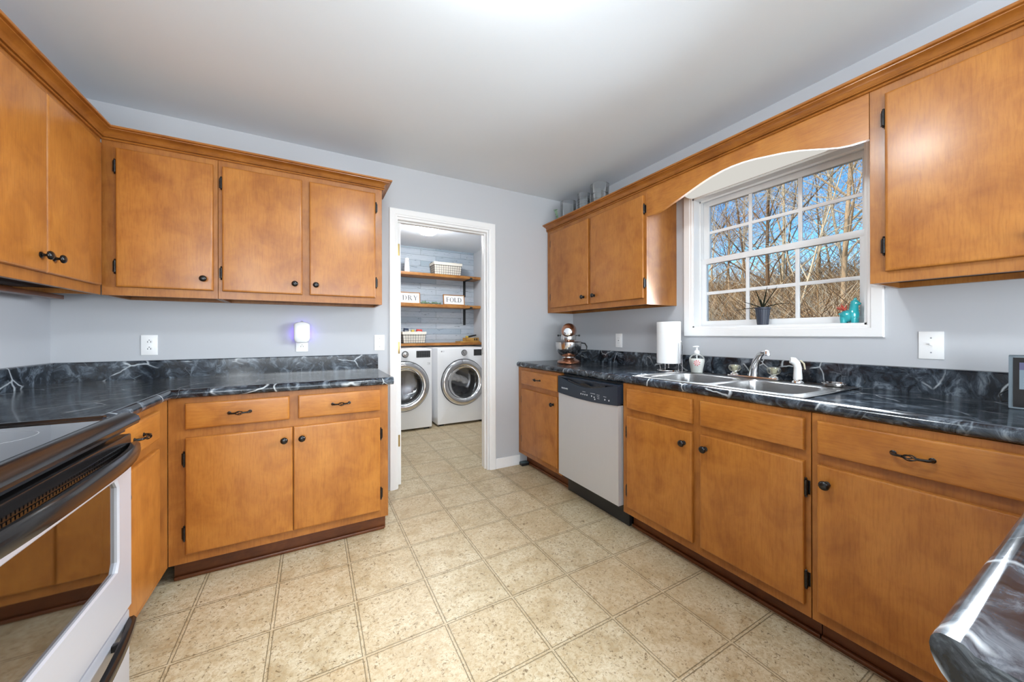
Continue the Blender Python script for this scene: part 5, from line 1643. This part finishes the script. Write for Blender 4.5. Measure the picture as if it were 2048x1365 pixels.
# washer and dryer
def laundry_machine(xc, yf, name, label, window_clothes):
    W_, H_, D_ = 0.684, 0.985, 0.76
    x0, x1 = xc - W_ / 2, xc + W_ / 2
    t = thing(name, (xc, yf + D_ / 2, 0), label, 'laundry machine')
    m = MB()
    zc, rdoor = 0.543, 0.262
    hole = 0.232
    fz0, fz1 = 0.022, H_
    corners = [math.atan2(z - zc, x - xc) for x in (x0 + 0.012, x1 - 0.012) for z in (fz0 + 0.012, fz1 - 0.012)]
    angs = sorted([2 * pi * k / 64 - pi + 0.004 for k in range(64)] + corners)
    def rect(ins):
        o_ = []
        for a in angs:
            dx_, dz_ = cos(a), sin(a); ts = []
            if dx_ > 1e-9: ts.append((x1 - ins - xc) / dx_)
            if dx_ < -1e-9: ts.append((x0 + ins - xc) / dx_)
            if dz_ > 1e-9: ts.append((fz1 - ins - zc) / dz_)
            if dz_ < -1e-9: ts.append((fz0 + ins - zc) / dz_)
            tt = min(ts); o_.append((xc + dx_ * tt, zc + dz_ * tt))
        return o_
    circ = lambda r: [(xc + r * cos(a), zc + r * sin(a)) for a in angs]
    lev = [(circ(hole), yf + 0.05), (circ(hole), yf), (rect(0.012), yf), (rect(0.004), yf + 0.003), (rect(0.0), yf + 0.014), (rect(0.0), yf + D_)]
    rr = [[m.bm.verts.new((x, y, z)) for x, z in ring] for ring, y in lev]
    k = len(angs)
    for A, B in zip(rr, rr[1:]):
        for i in range(k):
            m.bm.faces.new([A[i], A[(i + 1) % k], B[(i + 1) % k], B[i]])
    m.bm.faces.new(rr[-1])
    bd = build('cabinet', m, 'white_enamel', t, smooth=40)
    m = MB(); m.box(x0 + 0.03, x0 + 0.09, yf + 0.03, yf + 0.09, 0, 0.022); m.box(x1 - 0.09, x1 - 0.03, yf + 0.03, yf + 0.09, 0, 0.022)
    m.box(x0 + 0.03, x1 - 0.03, yf + D_ - 0.1, yf + D_ - 0.04, 0, 0.022)
    build('foot', m, 'black_plastic', t)
    Td = axisT((xc, yf, zc), (0, -1, 0))
    m = MB(); m.lathe([(0.300, 0.0005), (0.303, 0.008), (0.300, 0.016), (0.292, 0.020)], Td, 64, (False, False)); build('door_gasket', m, 'rubber', t, smooth=40)
    m = MB()
    m.lathe([(0.292, 0.001), (0.2945, 0.020), (0.290, 0.034), (0.276, 0.046), (0.250, 0.050), (0.226, 0.044), (0.212, 0.030), (0.207, 0.010), (0.207, -0.02)], Td, 64, (False, False))
    dn = build('door_ring', m, 'chrome', t, smooth=60)
    m = MB(); m.lathe([(0.206, 0.026), (0.190, 0.010), (0.150, -0.004), (0.09, -0.014), (0.004, -0.018)], Td, 48, (False, True)); build('door_glass', m, 'dark_glass', dn, smooth=60)
    m = MB(); m.lathe([(0.229, -0.004), (0.226, -0.05), (0.232, -0.06), (0.232, -0.30), (0.20, -0.32), (0.004, -0.325)], Td, 48, (False, True)); dm = build('drum', m, 'drum', t, smooth=40)
    m = MB()
    for k in range(3):
        a = 0.4 + 2 * pi * k / 3
        for j in range(5):
            pass
        p0 = Vector((xc + 0.228 * cos(a), yf + 0.08, zc + 0.228 * sin(a))); p1 = Vector((xc + 0.228 * cos(a), yf + 0.29, zc + 0.228 * sin(a)))
        m.tube([p0, p0.lerp(p1, 0.5), p1], [0.02, 0.032, 0.02], 8)
    build('drum_paddle', m, 'grey_shell', dm, smooth=50)
    # control dial and display
    Tk = axisT((xc + 0.015, yf, 0.922), (0, -1, 0))
    m = MB(); m.lathe([(0.040, 0.0004), (0.040, 0.003), (0.035, 0.004)], Tk, 36); dk = build('dial_ring', m, 'black_plastic', t, smooth=40)
    m = MB(); m.lathe([(0.033, 0.004), (0.032, 0.018), (0.029, 0.022), (0.004, 0.023)], Tk, 36)
    m.box(xc + 0.013, xc + 0.017, yf - 0.0265, yf - 0.022, 0.896, 0.948, 0.001)
    build('dial', m, 'steel', t, smooth=40)
    m = MB(); m.box(xc + 0.148, xc + 0.318, yf - 0.002, yf - 0.0003, 0.880, 0.962, 0.0006, 1); dp = build('display_panel', m, 'black_plastic', t)
    m = MB()
    for iz in range(4):
        for ix in range(7):
            m.box(xc + 0.156 + 0.022 * ix, xc + 0.168 + 0.022 * ix, yf - 0.0026, yf - 0.002, 0.890 + 0.018 * iz, 0.893 + 0.018 * iz)
    build('display_print', m, 'grey_ink', dp, smooth=0)
    return t, (xc, yf, zc)
wt, wc = laundry_machine(-1.283, 1.570, 'washing_machine', 'white front-load washer with chrome door, left of the dryer', False)
dt, dc = laundry_machine(-0.523, 1.597, 'clothes_dryer', 'white front-load dryer with grey laundry behind its round door', True)
TTm = lambda x, y, z: frameT((x, y - 0.0008, z), (1, 0, 0), (0, 0, 1))
text('lettering', 'LG', TTm(-0.800, 1.597, 0.938), 0.020, 'grey_ink', dt, 0.0003)
m = MB(); m.lathe([(0.009, 0), (0.009, 0.0005)], axisT((-0.812, 1.5968, 0.945), (0, -1, 0)), 16); build('logo_disc', m, 'grey_ink', dt, smooth=0)
text('lettering', '10', TTm(-0.9915, 1.570, 0.797), 0.020, 'ink', wt, 0.0003)
m = MB()
for a, b, c_, d_ in ((-0.998, -0.966, 0.789, 0.7905), (-0.998, -0.966, 0.816, 0.8175), (-0.998, -0.9965, 0.789, 0.8175), (-0.9675, -0.966, 0.789, 0.8175)):
    m.box(a, b, 1.5692, 1.5698, c_, d_)
build('badge_outline', m, 'grey_ink', wt, smooth=0)

def clothes(name, c, blobs, mat, label, seed):
    r = random.Random(seed)
    m = MB()
    for dx_, dy_, dz_, rx, ry, rz in blobs:
        m.ball((c[0] + dx_, c[1] + dy_, c[2] + dz_), rx, ry, rz, 18, 12)
    o = build(name, m, mat, loc=(c[0], c[1], c[2]), smooth=60)
    remesh(o, 0.010, 2)
    tx = bpy.data.textures.new(name + '_folds', 'CLOUDS'); tx.noise_scale = 0.055
    d = o.modifiers.new('folds', 'DISPLACE'); d.texture = tx; d.strength = 0.05; d.mid_level = 0.5
    return tag(o, label, 'clothes')
cd = (dc[0], dc[1] + 0.135, dc[2])
clothes('laundry_bundle', cd, [(-0.09, -0.02, 0.055, 0.085, 0.05, 0.05), (0.0, -0.01, 0.035, 0.075, 0.05, 0.045), (0.065, -0.02, -0.005, 0.060, 0.045, 0.035)], 'grey_cloth', 'crumpled light grey garment tumbling inside the dryer', 3)
clothes('laundry_bundle', cd, [(-0.06, 0.0, -0.120, 0.10, 0.06, 0.055), (0.05, 0.0, -0.130, 0.09, 0.06, 0.055), (-0.10, 0.03, -0.065, 0.05, 0.05, 0.04)], 'dark_cloth', 'dark laundry heaped at the bottom of the dryer drum', 5)

# ------------------------------------------------------------------ outdoors
m = MB()
gx = [0.3, 4, 8, 14, 22, 34, 50, 75]
gz = [-0.7, -0.7, -0.7, -0.5, 0.6, 3.0, 6.0, 10.5]
gy = [-30 + 7.5 * k for k in range(14)]
rg3 = random.Random(2)
grid = [[m.bm.verts.new((x, y, z + (rg3.uniform(-0.15, 0.15) * min(1, x / 10)))) for y in gy] for x, z in zip(gx, gz)]
for A, B in zip(grid, grid[1:]):
    for i in range(len(gy) - 1):
        m.bm.faces.new([A[i], A[i + 1], B[i + 1], B[i]])
go = build('ground', m, 'litter', smooth=60); struct(go, 'woodland floor of brown fallen leaves')
def ground_z(x):
    for (a, za), (b, zb) in zip(zip(gx, gz), zip(gx[1:], gz[1:])):
        if a <= x <= b:
            return za + (zb - za) * (x - a) / (b - a)
    return gz[-1]

def grow(seed, height, r0, fork, lean=0.0, levels=5, up=0.25):
    """bare winter tree as one mesh: trunk and ever finer limbs"""
    rnd = random.Random(seed)
    m = MB()
    def limb(p, d, ln, r, lev):
        n = 5 if lev < 2 else 3
        pts, rs_ = [p.copy()], [r]
        q = p.copy(); dd = d.copy()
        for j in range(n):
            wob = 0.10 + 0.09 * lev
            dd = (dd + Vector((rnd.uniform(-wob, wob), rnd.uniform(-wob, wob), rnd.uniform(-wob, wob) * 0.6 + (up * 0.12)))).normalized()
            q = q + dd * (ln / n)
            pts.append(q.copy()); rs_.append(r * (1 - 0.72 * (j + 1) / n) if lev else r * (1 - 0.62 * (j + 1) / n))
        m.tube(pts, rs_, 7 if lev == 0 else (5 if lev == 1 else 3), cap=False)
        if lev >= levels: return
        kids = [fork, 6, 5, 5, 4][min(lev, 4)]
        for c in range(kids):
            t_ = rnd.uniform(0.30 if lev == 0 else 0.18, 1.0)
            f = t_ * n; i = min(int(f), n - 1)
            b = pts[i].lerp(pts[i + 1], f - i)
            base = (pts[i + 1] - pts[i]).normalized()
            a = rnd.uniform(0, 2 * pi)
            side = base.orthogonal().normalized()
            side.rotate(Matrix.Rotation(a, 3, base))
            e = rnd.uniform(0.5, 1.15)
            nd = (base * cos(e) + side * sin(e)).normalized()
            rr_ = (rs_[i] + (rs_[i + 1] - rs_[i]) * (f - i)) * rnd.uniform(0.36, 0.58)
            limb(b, nd, ln * rnd.uniform(0.38, 0.62), max(rr_, 0.0045), lev + 1)
    limb(Vector((0, 0, -0.2)), Vector((lean, lean * 0.4, 1)).normalized(), height, r0, 0)
    return m
specs = [(11, 11, 0.085, 12, 0.02, 'bark_dark'), (23, 13, 0.095, 13, -0.04, 'bark_tan'), (37, 9, 0.055, 12, 0.14, 'bark_pale'), (41, 12, 0.085, 14, 0.0, 'bark_tan'), (59, 8, 0.034, 12, -0.22, 'bark_pale')]
spots = []
rt = random.Random(77)
# (x, y, prototype, scale, turn); the window looks out between y = 0.28x and 0.65x
near = [(12.0, 2.08, 3, 1.0, 0.4, 'straight bare tree rising through the right-hand window panes'),
        (9.0, 2.62, 4, 1.0, 2.5, 'slender pale tree leaning across the middle window panes'),
        (10.5, 5.1, 2, 1.0, 2.9, 'leaning pale tree in the left-hand window panes'),
        (15.5, 5.6, 0, 1.1, 1.0, 'dark twiggy tree behind the middle window panes'),
        (14.0, 7.4, 1, 1.0, 0.0, 'tall tan-barked tree at the far left of the window view')]
for i, (x, y, k, s_, tn, lb) in enumerate(near):
    sd2, h_, r_, fk, ln_, mt = specs[k]
    o = build('bare_tree', grow(sd2, h_, r_, fk, ln_, 4), mt, smooth=60)
    o.location = (x, y, ground_z(x)); o.scale = (s_, s_, s_); o.rotation_euler = (0, 0, tn)
    tag(o, lb, 'tree')
m = MB()
for i in range(22):
    x = rt.uniform(18, 36)
    yc = -2.79 + (x + 2.23) * (0.20 + 0.52 * ((i * 0.618) % 1.0))
    g_ = grow(200 + i, rt.uniform(8, 14), rt.uniform(0.06, 0.12), 11, rt.uniform(-0.2, 0.2), 3)
    g_.bm.verts.index_update()
    m.merge(g_.bm, Matrix.Translation((x, yc, ground_z(x))), i % 3)
wd = build('distant_trees', m, ['bark_tan', 'bark_dark', 'bark_pale'], smooth=60)
wd['kind'] = 'stuff'; wd['label'] = 'tangled bare woods far beyond the window'; wd['category'] = 'woods'
# undergrowth: thousands of dry twigs, uncountable
m = MB()
ru = random.Random(5)
for i in range(13000):
    x = 5.5 + 26 * ru.random() ** 1.3
    y = -2.79 + (x + 2.23) * ru.uniform(0.18, 0.75)
    g0 = ground_z(x)
    h_ = ru.uniform(0.9, 2.6) * (1 + x * 0.06)
    a = ru.uniform(0, 2 * pi); tl_ = ru.uniform(0.1, 0.9)
    d0 = Vector((cos(a) * tl_, sin(a) * tl_, 1)).normalized()
    p0 = Vector((x, y, g0 - 0.05)); p1 = p0 + d0 * h_ * 0.5 + Vector((ru.uniform(-.1, .1), ru.uniform(-.1, .1), 0)); p2 = p1 + (d0 + Vector((cos(a) * 0.4, sin(a) * 0.4, -0.25))) * h_ * 0.5
    r_ = ru.uniform(0.005, 0.012) * (1 + x * 0.04)
    mi_ = ru.randrange(3)
    m.tube([p0, p1, p2], [r_, r_ * 0.7, r_ * 0.3], 3, cap=False, mi=mi_)
    for q in range(2):
        b = p0.lerp(p1, ru.uniform(0.4, 1)); e = Vector((ru.uniform(-1, 1), ru.uniform(-1, 1), ru.uniform(0.1, 1))).normalized()
        m.tube([b, b + e * h_ * 0.35], [r_ * 0.6, r_ * 0.25], 3, cap=False, mi=mi_)
br = build('undergrowth', m, ['twig', 'bark_pale', 'bark_dark'], smooth=0)
br['kind'] = 'stuff'; br['label'] = 'tangle of dry brush and saplings outside the window'; br['category'] = 'undergrowth'
